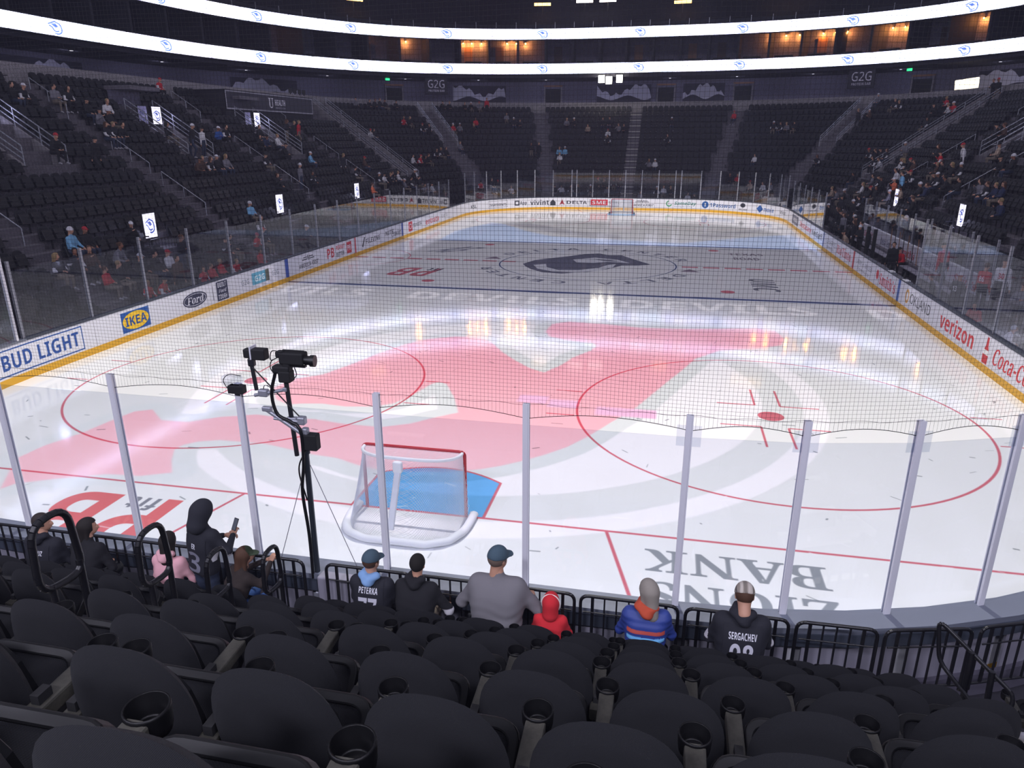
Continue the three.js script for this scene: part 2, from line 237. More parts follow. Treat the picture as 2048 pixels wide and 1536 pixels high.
// ------------------------------------------------------------------ dasher boards
// pieces of the rink outline, clockwise seen from above, so that writing on the inner face runs along the path
function piece(kind, n = 14) {
  const P = [], arc = (cx, cz, a0, a1) => { for (let i = 0; i <= n; i++) { const a = a0 + (a1 - a0) * i / n; P.push([cx + CR * Math.cos(a), cz + CR * Math.sin(a), Math.cos(a), Math.sin(a)]); } };
  if (kind === 'nearLeft') arc(-CX, CZ, PI / 2, PI); if (kind === 'farLeft') arc(-CX, -CZ, PI, PI * 1.5); if (kind === 'farRight') arc(CX, -CZ, PI * 1.5, PI * 2); if (kind === 'nearRight') arc(CX, CZ, 0, PI / 2);
  if (kind === 'leftNear') P.push([-HX, CZ, -1, 0], [-HX, 0, -1, 0]); if (kind === 'leftFar') P.push([-HX, 0, -1, 0], [-HX, -CZ, -1, 0]);
  if (kind === 'far') P.push([-CX, -HZ, 0, -1], [CX, -HZ, 0, -1]);
  if (kind === 'rightFar') P.push([HX, -CZ, 1, 0], [HX, 0, 1, 0]); if (kind === 'rightNear') P.push([HX, 0, 1, 0], [HX, CZ, 1, 0]);
  if (kind === 'near') P.push([CX, HZ, 0, 1], [-CX, HZ, 0, 1]);
  return P;
}
// sweeps a closed profile [[outward, y], ...] along path points [x, z, nx, nz]; ends are capped
function sweep(P, prof, cap = true) {
  const pos = [], uv = [], ix = [], n = prof.length; let len = 0; const acc = [0];
  for (let i = 1; i < P.length; i++) acc.push(len += Math.hypot(P[i][0] - P[i - 1][0], P[i][1] - P[i - 1][1]));
  for (let j = 0; j < n; j++) { const a = prof[j], b = prof[(j + 1) % n], base = pos.length / 3;
    P.forEach((p, i) => { for (const q of [a, b]) { pos.push(p[0] + p[2] * q[0], q[1], p[1] + p[3] * q[0]); uv.push(acc[i], q[1] + q[0]); } });
    for (let i = 0; i < P.length - 1; i++) { const o = base + 2 * i; ix.push(o, o + 2, o + 1, o + 1, o + 2, o + 3); } }
  if (cap) for (const [p, f] of [[P[0], 0], [P[P.length - 1], 1]]) { const base = pos.length / 3; prof.forEach((q) => { pos.push(p[0] + p[2] * q[0], q[1], p[1] + p[3] * q[0]); uv.push(q[0], q[1]); }); for (let j = 1; j < n - 1; j++) f ? ix.push(base, base + j, base + j + 1) : ix.push(base, base + j + 1, base + j); }
  const g = new THREE.BufferGeometry(); g.setAttribute('position', new THREE.Float32BufferAttribute(pos, 3)); g.setAttribute('uv', new THREE.Float32BufferAttribute(uv, 2)); g.setIndex(ix); g.computeVertexNormals(); return g;
}
// inner printed face: u runs along the path
function face(P, off, y0, y1) {
  const pos = [], nor = [], uv = [], ix = []; let len = 0; const acc = [0]; for (let i = 1; i < P.length; i++) acc.push(len += Math.hypot(P[i][0] - P[i - 1][0], P[i][1] - P[i - 1][1]));
  P.forEach((p, i) => { for (const [y, v] of [[y0, 0], [y1, 1]]) { pos.push(p[0] + p[2] * off, y, p[1] + p[3] * off); nor.push(-p[2], 0, -p[3]); uv.push(acc[i] / len, v); } if (i) { const o = 2 * i; ix.push(o - 2, o, o - 1, o - 1, o, o + 1); } });
  const g = new THREE.BufferGeometry(); g.setAttribute('position', new THREE.Float32BufferAttribute(pos, 3)); g.setAttribute('normal', new THREE.Float32BufferAttribute(nor, 3)); g.setAttribute('uv', new THREE.Float32BufferAttribute(uv, 2)); g.setIndex(ix); return [g, len];
}
// adverts: t(x0, x1, text, font, colour) in metres along the piece; the panel is 0.84 m high
const BH = 0.84, WHITE = 'rgb(222,222,232)';
function adStrip(len, draw) {
  const W = 2048, H = 80, c = canvas(W, H), g = c.getContext('2d'); g.setTransform(W / len, 0, 0, H / BH, 0, 0); g.fillStyle = WHITE; g.fillRect(0, 0, len, BH);
  const t = (a, b, s, h, col, font = SANS, y = BH / 2, skew = 0) => text(g, s, (a + b) / 2, y, b - a, h, font, col, 0, skew);
  const seam = (x) => line(g, x, 0, x, BH, 0.012, 'rgb(150,150,162)');
  draw(g, t); for (let x = 2.44; x < len; x += 2.44) seam(x); return ctex(c);
}
const rect = (g, x, y, w, h, c) => { g.fillStyle = c; g.fillRect(x, y, w, h); };
const NAVY = 'rgb(38,42,70)', CRIM = 'rgb(196,32,50)', BBL = 'rgb(30,74,150)', INK = 'rgb(46,48,60)';
const frame = (g, x, y, w, h, c, lw) => { g.strokeStyle = c; g.lineWidth = lw; g.strokeRect(x, y, w, h); };
const oval = (g, x, y, rx, ry, c) => { g.fillStyle = c; g.beginPath(); g.ellipse(x, y, rx, ry, 0, 0, 2 * PI); g.fill(); };
const wings = (g, x, c) => { g.strokeStyle = c; g.lineWidth = 0.045; for (const s of [-1, 1]) for (let k = 0; k < 2; k++) { g.beginPath(); g.moveTo(x + s * 0.12, 0.3 - k * 0.1); g.lineTo(x + s * (0.62 - k * 0.12), 0.3 - k * 0.1); g.stroke(); } g.beginPath(); g.moveTo(x - 0.12, 0.3); g.lineTo(x - 0.04, 0.14); g.lineTo(x + 0.03, 0.34); g.lineTo(x + 0.12, 0.14); g.stroke(); };
const ADS = {
  leftNear: (g, t) => { const z = (v) => CZ - v;           // z of the photograph's boards to distance along the piece
    frame(g, z(23.2), 0.09, 3.18, 0.68, BBL, 0.035); t(z(22.95), z(20.15), 'BUD LIGHT', 0.42, BBL);
    rect(g, z(18.36), 0.1, 1.34, 0.66, 'rgb(20,80,160)'); oval(g, z(17.69), 0.43, 0.62, 0.29, 'rgb(244,196,40)'); t(z(18.2), z(17.18), 'IKEA', 0.3, 'rgb(20,70,150)', SANS, 0.43);
    oval(g, z(14.5), 0.43, 0.72, 0.27, NAVY); oval(g, z(14.5), 0.43, 0.66, 0.22, WHITE); oval(g, z(14.5), 0.43, 0.63, 0.2, NAVY); t(z(15), z(14), 'Ford', 0.26, WHITE, 'italic bold SIZE serif', 0.44);
    line(g, z(13.38), 0.15, z(13.38), 0.7, 0.03, INK); rect(g, z(13.13), 0.06, 0.76, 0.74, NAVY); t(z(13.05), z(12.46), 'BUILT', 0.17, WHITE, SANS, 0.2); t(z(13.02), z(12.49), 'Ford', 0.13, WHITE, 'italic bold SIZE serif', 0.43); t(z(13.05), z(12.46), 'TOUGH', 0.17, WHITE, SANS, 0.66);
    t(z(11.41), z(10.8), 'G2G', 0.22, 'rgb(150,156,170)'); rect(g, z(10.58), 0.16, 1.38, 0.5, 'rgb(96,172,200)'); rect(g, z(9.5), 0.16, 0.3, 0.5, 'rgb(90,92,80)'); t(z(10.4), z(9.55), 'G2G', 0.26, 'rgb(226,240,246)'); t(z(8.98), z(8.35), 'G2G', 0.22, 'rgb(150,156,170)');
    rect(g, z(7.77), 0, 0.3, BH, 'rgb(40,78,170)'); wings(g, z(5.5), INK); t(z(6.5), z(4.5), 'AMERICA FIRST', 0.2, INK, 'italic bold SIZE sans-serif', 0.56); t(z(5.9), z(5.1), 'CREDIT UNION', 0.06, INK, THIN, 0.74);
    t(z(3.52), z(2.6), 'PB', 0.5, CRIM, SANS, 0.4); t(z(2.4), z(1.3), 'PEANUT', 0.22, CRIM, SANS, 0.25); t(z(2.4), z(1.4), 'BETTER', 0.22, INK, SANS, 0.6); rect(g, z(1.05), 0.12, 0.6, 0.6, CRIM); t(z(1), z(0.5), 'PB', 0.3, WHITE, SANS, 0.42); },
  leftFar: (g, t) => { rect(g, 0, 0, 0.16, BH, CRIM); poly(g, [[1, 0.62], [1.35, 0.15], [1.5, 0.15], [1.15, 0.7]], INK); t(1.55, 3.76, 'FILEVINE', 0.28, INK); t(4.5, 6, 'NITE', 0.26, INK, 'italic bold SIZE sans-serif', 0.35); t(5.6, 7.3, 'Crawler', 0.34, NAVY, 'italic bold SIZE serif', 0.5); rect(g, 7.47, 0, 0.3, BH, 'rgb(40,78,170)');
    rect(g, 8.83, 0.1, 0.75, 0.62, CRIM); oval(g, 9.2, 0.41, 0.26, 0.18, WHITE); oval(g, 9.2, 0.41, 0.2, 0.12, CRIM); t(9.7, 11.5, 'TOYOTA', 0.24, INK); t(12.4, 15.6, 'entrata', 0.4, CRIM, SANS, 0.46); t(16.25, 17.8, 'U of U', 0.26, INK, THIN); },
  rightFar: (g, t) => { const z = (v) => v + CZ; rect(g, z(-19.7), 0.12, 2.8, 0.6, 'rgb(92,96,120)'); t(z(-19.4), z(-17.2), 'BANNER', 0.26, WHITE); t(z(-16.2), z(-11.8), 'Instacare', 0.34, 'rgb(206,60,70)', 'italic bold SIZE sans-serif'); t(z(-11.5), z(-8.1), 'KenGarff', 0.34, INK); rect(g, z(-7.77), 0, 0.3, BH, 'rgb(60,88,160)'); t(z(-6.9), z(-4.2), 'L3HARRIS', 0.26, 'rgb(110,112,124)', THIN, 0.35); t(z(-6.5), z(-4.6), 'technologies', 0.14, 'rgb(110,112,124)', THIN, 0.64); t(z(-3.9), z(-0.55), 'RioTinto', 0.42, 'rgb(196,58,66)', SERIF); rect(g, z(-0.16), 0, 0.16, BH, CRIM); },
  rightNear: (g, t) => { rect(g, 0, 0, 0.16, BH, CRIM); t(0.6, 3.5, 'LARRY H. MILLER', 0.2, 'rgb(110,112,130)', THIN, 0.36); t(1, 3.1, 'company', 0.12, 'rgb(110,112,130)', THIN, 0.64); disc(g, 4.45, 0.36, 0.2, 'rgb(200,30,50)'); t(4.8, 7.2, "Smith's", 0.44, 'rgb(200,30,50)', SERIF, 0.45); rect(g, 7.47, 0, 0.3, BH, 'rgb(60,100,180)');
    oval(g, 8.75, 0.42, 0.22, 0.26, 'rgb(206,150,60)'); oval(g, 8.75, 0.42, 0.13, 0.16, WHITE); t(9.1, 11.4, 'OKLAND', 0.34, 'rgb(40,42,46)', THIN); line(g, 10.2, 0.06, 10.1, 0.8, 0.03, 'rgb(40,42,46)');
    t(12.38, 15.3, 'verizon', 0.5, 'rgb(204,40,46)', SANS, 0.42); poly(g, [[16, 0.8], [15.98, 0.5], [16.1, 0.3], [16.12, 0.06], [16.24, 0.06], [16.26, 0.3], [16.36, 0.5], [16.34, 0.8]], 'rgb(200,34,40)'); rect(g, 15.98, 0.42, 0.38, 0.14, 'rgb(240,240,240)'); t(16.6, 19.3, 'Coca-Cola', 0.46, 'rgb(204,30,40)', 'italic bold SIZE serif', 0.44); },
};
// the far straight carries the logos that read from the whole rink
ADS.far = (g, t) => { t(0.0, 1.0, 'LTA', 0.3, INK); rect(g, 1.25, 0.12, 0.05, 0.6, INK); rect(g, 1.35, 0.14, 1.55, 0.5, CRIM); t(1.45, 2.8, 'SME', 0.3, WHITE, SANS, 0.4); t(3, 4, 'STEEL', 0.24, INK, THIN, 0.4); rect(g, 1.25, 0.68, 2.7, 0.04, INK); wings(g, 6, INK); t(5.05, 7.02, 'AMERICA FIRST', 0.2, INK, 'italic bold SIZE sans-serif', 0.58); g.strokeStyle = 'rgb(50,140,90)'; g.lineWidth = 0.09; g.beginPath(); g.arc(8.4, 0.4, 0.22, 0.3, 4.6); g.stroke(); };
ADS.farLeft = (g, t) => { t(2, 3, 'KSL', 0.3, INK); frame(g, 4.6, 0.14, 2.2, 0.56, 'rgb(120,122,132)', 0.03); t(4.7, 6.7, 'INGREDIENTS', 0.22, 'rgb(70,72,84)', SANS, 0.48); rect(g, 7.55, 0.2, 0.5, 0.44, INK); rect(g, 7.67, 0.3, 0.26, 0.24, WHITE); t(8.1, 8.8, 'App', 0.28, INK); t(9.1, 10.9, 'vivint', 0.42, INK, SANS, 0.42); poly(g, [[11.0, 0.7], [11.0, 0.4], [11.25, 0.16], [11.5, 0.4], [11.5, 0.7]], INK); poly(g, [[11.85, 0.66], [12.1, 0.16], [12.35, 0.66], [12.1, 0.54]], 'rgb(150,36,50)'); t(12.45, 13.4, 'DE', 0.3, INK); };
ADS.farRight = (g, t) => { t(0, 1.9, 'SameDay', 0.28, 'rgb(40,120,110)', 'italic bold SIZE sans-serif', 0.36); t(0, 1.6, 'heating & cooling', 0.08, 'rgb(60,90,130)', THIN, 0.64); disc(g, 2.75, 0.42, 0.3, 'rgb(34,84,150)'); rect(g, 2.7, 0.26, 0.1, 0.32, WHITE); t(3.15, 5.6, '1Password', 0.34, 'rgb(34,84,150)'); oval(g, 6.3, 0.28, 0.26, 0.18, INK); t(5.9, 6.8, 'NHL SHOP', 0.14, INK, SANS, 0.62); poly(g, [[7.8, 0.42], [8.2, 0.1], [8.6, 0.42], [8.2, 0.74]], 'rgb(40,90,160)'); t(8.65, 10.1, 'moxie', 0.36, 'rgb(40,90,160)'); t(11.2, 12.6, 'VIVINT', 0.22, INK); };
ADS.near = ADS.nearRight = () => {};
ADS.nearLeft = (g, t) => { const z = (v) => CR * PI / 2 + CZ - v; frame(g, z(23.2), 0.09, 3.18, 0.68, BBL, 0.035); t(z(22.95), z(20.15), 'BUD LIGHT', 0.42, BBL); };
const BOARD_LABELS = { leftNear: 'white dasher board along the left side with beer, furniture and car adverts', leftFar: 'white dasher board beyond the centre line on the left with FILEVINE advert', farLeft: 'curved white dasher board in the far left corner with vivint advert', far: 'white dasher board straight behind the far goal with SME STEEL advert', farRight: 'curved white dasher board in the far right corner with 1Password advert', rightFar: 'white dasher board on the right beyond the centre line with RioTinto advert', rightNear: 'white dasher board on the right with verizon and Coca-Cola adverts', near: 'plain dasher board behind the near goal, seen from outside', nearLeft: 'curved dasher board in the near left corner', nearRight: 'curved dasher board in the near right corner, seen from outside' };
for (const k of Object.keys(BOARD_LABELS)) {
  const P = piece(k), near = k.startsWith('near'), t = thing('dasher_board', BOARD_LABELS[k], 'rink board'), [f, len] = face(P, -0.004, 0.2, 0.2 + BH);
  put('board_panel', sweep(P, [[0, 0.2], [0, 1.04], [0.07, 1.04], [0.07, 0.2]]), M.white, t);
  put('advert_face', f, near && k !== 'nearLeft' ? M.white : std(0xffffff, 0.45, 0, { map: adStrip(len, ADS[k]) }), t);
  put('kick_plate', sweep(P, [[-0.02, 0], [-0.02, 0.2], [0.07, 0.2], [0.07, 0]]), M.kick, t);
  put('cap_rail', sweep(P, near ? [[-0.02, 1.04], [-0.02, 1.09], [0.3, 1.07], [0.3, 1.0], [0.07, 1.0]] : [[-0.02, 1.04], [-0.02, 1.1], [0.14, 1.1], [0.14, 1.04]]), near ? M.ledge : M.cap, t);
  if (near) {
    const n = Math.round(len / 1.2);
    put('back_rail', sweep(P, [[0.28, 0.84], [0.28, 1.0], [0.32, 1.0], [0.32, 0.84]]), M.cap, t);
    for (let i = 0; i < n; i++) { // outer cladding panels, each with its own edge
      const a = i / n, b = (i + 1) / n - 0.012, seg = (u) => { const q = u * (P.length - 1), j = Math.min(P.length - 2, Math.floor(q)), w = q - j; return P[j].map((v, c) => v + (P[j + 1][c] - v) * w); };
      put('cladding_panel', sweep([seg(a), seg((a + b) / 2), seg(b)], [[0.2, 0.05], [0.2, 0.84], [0.23, 0.84], [0.23, 0.05]]), M.boardBack, t);
    }
    put('toe_rail', sweep(P, [[0.23, 0.0], [0.23, 0.3], [0.3, 0.3], [0.3, 0.0]]), M.boardBack2, t);
  }
}

// ------------------------------------------------------------------ glass: posts and panes
function glassRun(label, spots, h, postMat, foot = 1.08) {   // spots: [x, z, nx, nz] of the posts in order
  const t = thing('rink_glass', label, 'rink glass');
  spots.forEach((p, i) => {
    const ry = Math.atan2(p[2], p[3]), g = merge([box(0.045, h - foot, 0.03, -0.001, 0, 0.03), box(0.014, h - foot, 0.028, -0.03, 0, 0.03), box(0.014, h - foot, 0.028, 0.03, 0, 0.03), box(0.075, h - foot, 0.012, 0, 0, -0.015)]);
    g.rotateY(ry); g.translate(p[0] + p[2] * 0.02, (h + foot) / 2, p[1] + p[3] * 0.02);
    put('post', g, postMat, t);
    if (i) { const q = spots[i - 1], dx = p[0] - q[0], dz = p[1] - q[1], L = Math.hypot(dx, dz) - 0.05, y1 = h - 0.26;
      const pane = box(L, y1 - foot, 0.012, 0, 0, 0, Math.atan2(-dz, dx)); pane.translate((p[0] + q[0]) / 2 + p[2] * 0.02, (y1 + foot) / 2, (p[1] + q[1]) / 2 + p[3] * 0.02); put('pane', pane, M.glass, t); }
  });
  return t;
}
const arcPost = (cx, cz, a) => [cx + CR * Math.cos(a), cz + CR * Math.sin(a), Math.cos(a), Math.sin(a)];
const nearX = [-4.5, -2.72, -0.94, 0.84, 2.62, 4.4];
const nearSpots = []; for (let i = 7; i >= 1; i--) nearSpots.push(arcPost(-CX, CZ, PI / 2 + i * 0.22)); for (const x of nearX) nearSpots.push([x, HZ, 0, 1]); for (let i = 1; i <= 10; i++) nearSpots.push(arcPost(CX, CZ, PI / 2 - i * 0.1385));
const nearGlass = glassRun('tall clear end glass with silver posts in front of the spectators', nearSpots, 3.45, M.alu);
nearSpots.forEach((p, i) => { if (i > 11) { const c = box(0.26, 0.24, 0.006, 0, 0, 0, Math.atan2(p[2], p[3])); c.translate(p[0] + p[2] * 0.05, 3.22, p[1] + p[3] * 0.05); put('corner_plate', c, M.glass, nearGlass); } });
const run = (x, z0, z1, step, nx) => { const o = []; for (let z = z0; step > 0 ? z <= z1 : z >= z1; z += step) o.push([x, z, nx, 0]); return o; };
glassRun('clear side glass along the left boards in front of the red-jersey crowd', run(-HX - 0.05, 21.95, -20.6, -2.535, -1), 3.19, M.steel);
glassRun('clear side glass on the right in front of the children in jerseys', run(HX + 0.05, 9.3, 21, 2.3, 1), 3.5, M.steel);
glassRun('clear side glass on the right beyond the benches', run(HX + 0.05, -20.8, -8.6, 2.4, 1), 3.19, M.steel);
const farSpots = []; for (let i = 0; i <= 7; i++) farSpots.push(arcPost(-CX, -CZ, PI + 0.12 + i * 0.2)); for (let x = -4.4; x <= 4.5; x += 1.47) farSpots.push([x, -HZ, 0, -1]); for (let i = 0; i <= 7; i++) farSpots.push(arcPost(CX, -CZ, PI * 1.5 + 0.06 + i * 0.2));
glassRun('tall clear glass with thin posts round the far end of the rink', farSpots, 3.5, M.steel);

// ------------------------------------------------------------------ protective netting above the near glass
{
  const path = []; for (let a = PI / 2 + 1.5; a > PI / 2; a -= 0.044 / CR) path.push(arcPost(-CX, CZ, a)); for (let x = -CX; x < CX; x += 0.044) path.push([x, HZ, 0, 1]); for (let a = PI / 2; a > 0.1; a -= 0.044 / CR) path.push(arcPost(CX, CZ, a));
  const posts = nearSpots.map((p) => { let b = 0, bd = 9; path.forEach((q, i) => { const d = Math.hypot(q[0] - p[0], q[1] - p[1]); if (d < bd) { bd = d; b = i; } }); return b; });
  const hem = (i) => { let a = 0, b = path.length; for (const p of posts) { if (p <= i) a = p; else { b = p; break; } } const u = (i - a) / Math.max(1, b - a); return 3.27 + 0.09 * Math.sin(PI * u); };
  const TOP = 12, sway = (i, y) => 0.02 * Math.sin(i * 0.07 + y * 1.3) + 0.014 * Math.sin(i * 0.19 - y * 2.1) - 0.02, r = 0.0012;
  const at = (i, y) => { const p = path[i], o = 0.03 + sway(i, y) * Math.min(1, (y - 3.1)); return [p[0] + p[2] * o, y, p[1] + p[3] * o, p[2], p[3]]; };
  const pos = [], ix = [];
  const strand = (pts, w) => { const base = pos.length / 3; pts.forEach((p, k) => { const a = pts[Math.max(0, k - 1)], b = pts[Math.min(pts.length - 1, k + 1)], tx = b[0] - a[0], ty = b[1] - a[1], tz = b[2] - a[2], l = Math.hypot(tx, ty, tz), nx = p[3], nz = p[4];
      const sx = (ty * nz) / l, sy = (tz * nx - tx * nz) / l, sz = (-ty * nx) / l;
      pos.push(p[0] + sx * w, p[1] + sy * w, p[2] + sz * w, p[0] - sx * w, p[1] - sy * w, p[2] - sz * w, p[0] + nx * w * 1.2, p[1], p[2] + nz * w * 1.2);
      if (k) { const o = base + 3 * (k - 1); for (const [u, v] of [[0, 1], [1, 2], [2, 0]]) ix.push(o + u, o + v, o + 3 + u, o + v, o + 3 + v, o + 3 + u); } }); };
  for (let i = 0; i < path.length; i++) { const h = hem(i), pts = []; for (let y = h; y < TOP; y += y < 7.8 ? 0.28 : 1.4) pts.push(at(i, y)); strand(pts, r); }
  for (let y = 3.44; y < 8.6; y += 0.044) { const pts = []; for (let i = 0; i < path.length; i += 4) pts.push(at(i, y + 0.012 * Math.sin(i * 0.05 + y * 3))); strand(pts, r); }
  { const pts = []; for (let i = 0; i < path.length; i += 2) pts.push(at(i, hem(i))); strand(pts, 0.004); strand(pts.map((p, j) => at(Math.min(path.length - 1, j * 2), 3.44 + 0.01 * Math.sin(j))), 0.002); }
  const g = new THREE.BufferGeometry(); g.setAttribute('position', new THREE.Float32BufferAttribute(pos, 3)); g.setIndex(ix); g.computeVertexNormals();
  const n = put('safety_netting', g, M.netBlack); n.userData.kind = 'stuff'; n.userData.label = 'fine black square mesh safety net hanging above the end glass';
}
const ORDS = ['first', 'second', 'third', 'fourth', 'fifth', 'sixth', 'seventh', 'eighth', 'ninth', 'tenth', 'eleventh', 'twelfth', 'thirteenth', 'fourteenth', 'fifteenth', 'sixteenth', 'seventeenth', 'eighteenth', 'nineteenth', 'twentieth', 'twenty-first', 'twenty-second', 'twenty-third', 'twenty-fourth'], ORD = ORDS;
// ------------------------------------------------------------------ seating bowl
const ROWS = 16, D0 = 1.9, RUN = 0.84, RISE = 0.56, FLOOR0 = 0.15;
const rowD = (k) => D0 + RUN * k, rowY = (k) => FLOOR0 + RISE * k;
// outline at distance d outside the boards: pieces with the arc length of their own
function ringPts(kind, d, n = 12) {
  const R = CR + d, P = [], arc = (cx, cz, a0, a1) => { for (let i = 0; i <= n; i++) { const a = a0 + (a1 - a0) * i / n; P.push([cx + R * Math.cos(a), cz + R * Math.sin(a), Math.cos(a), Math.sin(a)]); } };
  if (kind === 'nearLeft') arc(-CX, CZ, PI * 0.72, PI); if (kind === 'left') P.push([-HX - d, CZ, -1, 0], [-HX - d, -CZ, -1, 0]); if (kind === 'farLeft') arc(-CX, -CZ, PI, PI * 1.5);
  if (kind === 'far') P.push([-CX, -HZ - d, 0, -1], [CX, -HZ - d, 0, -1]); if (kind === 'farRight') arc(CX, -CZ, PI * 1.5, PI * 2); if (kind === 'right') P.push([HX + d, -CZ, 1, 0], [HX + d, CZ, 1, 0]); if (kind === 'nearRight') arc(CX, CZ, 0, PI * 0.28);
  return P;
}
const BOWL = ['nearLeft', 'left', 'farLeft', 'far', 'farRight', 'right', 'nearRight'];
const STAND = { nearLeft: 'near left corner', left: 'left stand', farLeft: 'far left corner', far: 'far end stand', farRight: 'far right corner', right: 'right stand', nearRight: 'near right corner' };
for (const k of BOWL) {
  const P = ringPts(k, 0), g = sgroup('stand_terrace', 'stepped dark concrete terrace of the ' + STAND[k]);
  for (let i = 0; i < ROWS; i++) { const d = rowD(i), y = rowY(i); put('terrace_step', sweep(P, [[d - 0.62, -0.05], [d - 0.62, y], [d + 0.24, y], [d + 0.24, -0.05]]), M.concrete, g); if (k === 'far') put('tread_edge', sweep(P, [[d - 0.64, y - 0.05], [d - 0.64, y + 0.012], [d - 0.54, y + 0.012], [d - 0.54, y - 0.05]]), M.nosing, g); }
  put('concourse_floor', sweep(P, [[rowD(15) + 0.2, 8.2], [rowD(15) + 0.2, 8.6], [30, 8.6], [30, 8.2]]), M.darkConcrete, g);
  put('back_parapet', sweep(P, [[rowD(15) + 0.55, 8.4], [rowD(15) + 0.55, 9.85], [rowD(15) + 0.75, 9.85], [rowD(15) + 0.75, 8.4]]), M.paleConcrete, g);
}
// aisles: [stand, position along it (z, x or angle), half width]
const AISLES = [['left', 16.2, 0.62], ['left', 5.4, 0.62], ['left', -5.4, 0.62], ['left', -16.2, 0.62], ['farLeft', 0.185, 0.95], ['farLeft', 0.76, 0.85], ['farLeft', 1.31, 0.6], ['far', 0, 0.6], ['farRight', 0.26, 0.6], ['farRight', 0.81, 0.85], ['farRight', 1.385, 0.95], ['right', -16.2, 0.62], ['right', -5.4, 0.62], ['right', 5.4, 0.62], ['right', 16.2, 0.62]];
function aislePt(s, u, d) {    // [x, z, nx, nz]
  if (s === 'left') return [-HX - d, u, -1, 0]; if (s === 'right') return [HX + d, u, 1, 0]; if (s === 'far') return [u, -HZ - d, 0, -1];
  const a = s === 'farLeft' ? PI + u : PI * 1.5 + u, c = s === 'farLeft' ? -CX : CX; return [c + (CR + d) * Math.cos(a), -CZ + (CR + d) * Math.sin(a), Math.cos(a), Math.sin(a)];
}
const inAisle = (s, x, z, extra = 0) => AISLES.some(([q, u, w]) => { const p = aislePt(q, u, 6), ax = p[2], az = p[3], dx = x - p[0], dz = z - p[1], along = dx * ax + dz * az, side = Math.abs(-dx * az + dz * ax); return along > -8 && along < 12 && side < w + extra; });
const stepGeo = (w) => box(2 * w, 0.3, 0.42), noseGeo = (w) => box(2 * w - 0.04, 0.03, 0.06);
AISLES.forEach(([s, u, w]) => {
  const far = s.startsWith('far'), g = sgroup('aisle_stairs', 'concrete aisle steps with pale nosings in the ' + STAND[s]), sg = stepGeo(w), ng = noseGeo(w);
  for (let k = 0; k < ROWS; k++) for (const h of [0, 1]) {
    const d = rowD(k) - 0.41 + h * 0.42, y = rowY(k) + h * RISE / 2, p = aislePt(s, u, d), q = aislePt(s, u, d - 0.19), ry = Math.atan2(p[2], p[3]);
    if (h) { const m = put('step', sg, M.concrete, g); m.position.set(p[0], y - 0.15, p[1]); m.rotation.y = ry; }
    const n = put('nosing', ng, far ? M.paleConcrete : M.concrete, g); n.position.set(q[0], y - 0.012, q[1]); n.rotation.y = ry;
  }
});
// the two wide stairs in each far corner have side walls and a pair of sloping rails
function slopeWall(s, u, side, w, k0, k1, h, th, mat, name, parent) {
  const pts = []; for (const k of [k0, k1]) { const d = rowD(k), p = aislePt(s, u, d), tx = -p[3], tz = p[2]; pts.push([p[0] + tx * side * w, rowY(k), p[1] + tz * side * w]); }
  const [a, b] = pts, pos = [], L = Math.hypot(b[0] - a[0], b[2] - a[2]), nx = -(b[2] - a[2]) / L * th / 2, nz = (b[0] - a[0]) / L * th / 2;
  for (const [p, y0, y1] of [[a, a[1] - 0.4, a[1] + h], [b, b[1] - 0.4, b[1] + h]]) for (const o of [-1, 1]) pos.push(p[0] + nx * o, y0, p[2] + nz * o, p[0] + nx * o, y1, p[2] + nz * o);
  const g = new THREE.BufferGeometry(); g.setAttribute('position', new THREE.Float32BufferAttribute(pos, 3)); g.setIndex([0, 1, 4, 1, 5, 4, 2, 6, 3, 3, 6, 7, 1, 3, 5, 3, 7, 5, 0, 2, 1, 1, 2, 3, 4, 5, 6, 5, 7, 6, 0, 4, 2, 2, 4, 6]);
  return put(name, idx(g.toNonIndexed()), mat, parent);
}
function railGeo(s, u, off, k0, k1, hs, posts, r = 0.022) {
  const at = (k, h) => { const p = aislePt(s, u, rowD(k)); return [p[0] - p[3] * off, rowY(k) + h, p[1] + p[2] * off]; }, out = [];
  for (const h of hs) out.push(bar(at(k0, h), at(k1, h), r)); for (let i = 0; i <= posts; i++) { const k = k0 + (k1 - k0) * i / posts; out.push(bar(at(k, 0), at(k, hs[0]), r)); } return merge(out);
}
const fix = (g) => { g.computeVertexNormals(); return g; };
for (const [s, u, w, k0] of [['farLeft', 0.185, 0.95, 4], ['farLeft', 0.76, 0.85, 9], ['farRight', 0.81, 0.85, 9], ['farRight', 1.385, 0.95, 5]]) {
  const t = thing('stair_rail', 'sloping rail and concrete wall of the wide stair, ' + STAND[s] + (w > 0.9 ? ', side stand edge' : ', end stand edge'), 'railing');
  for (const sd of [-1, 1]) { const m = slopeWall(s, u, sd, w, k0, 15, 0.75, 0.18, M.paleConcrete, 'side_wall', t); fix(m.geometry); put('rail', railGeo(s, u, sd * w, k0, 15, [1.15, 0.95], 6, 0.03), M.steel, t); }
}
// short handrails in the side stands
for (const [s, u] of [['left', 16.2], ['left', 5.4], ['left', -5.4], ['left', -16.2], ['right', -16.2], ['right', -5.4], ['right', 5.4]]) [[4, 6.6], [7.3, 9.6], [12.2, 14.4]].forEach(([a, b], i) => {
  const t = put('handrail', railGeo(s, u, 0, a, b, [0.9], 2), M.steel);
  tag(t, ['lower', 'middle', 'upper'][i] + ' thin steel handrail in the ' + STAND[s] + ' aisle ' + (u > 10 ? 'nearest the camera' : u > 0 ? 'before the centre line' : u > -10 ? 'past the centre line' : 'nearest the far end'), 'handrail');
});
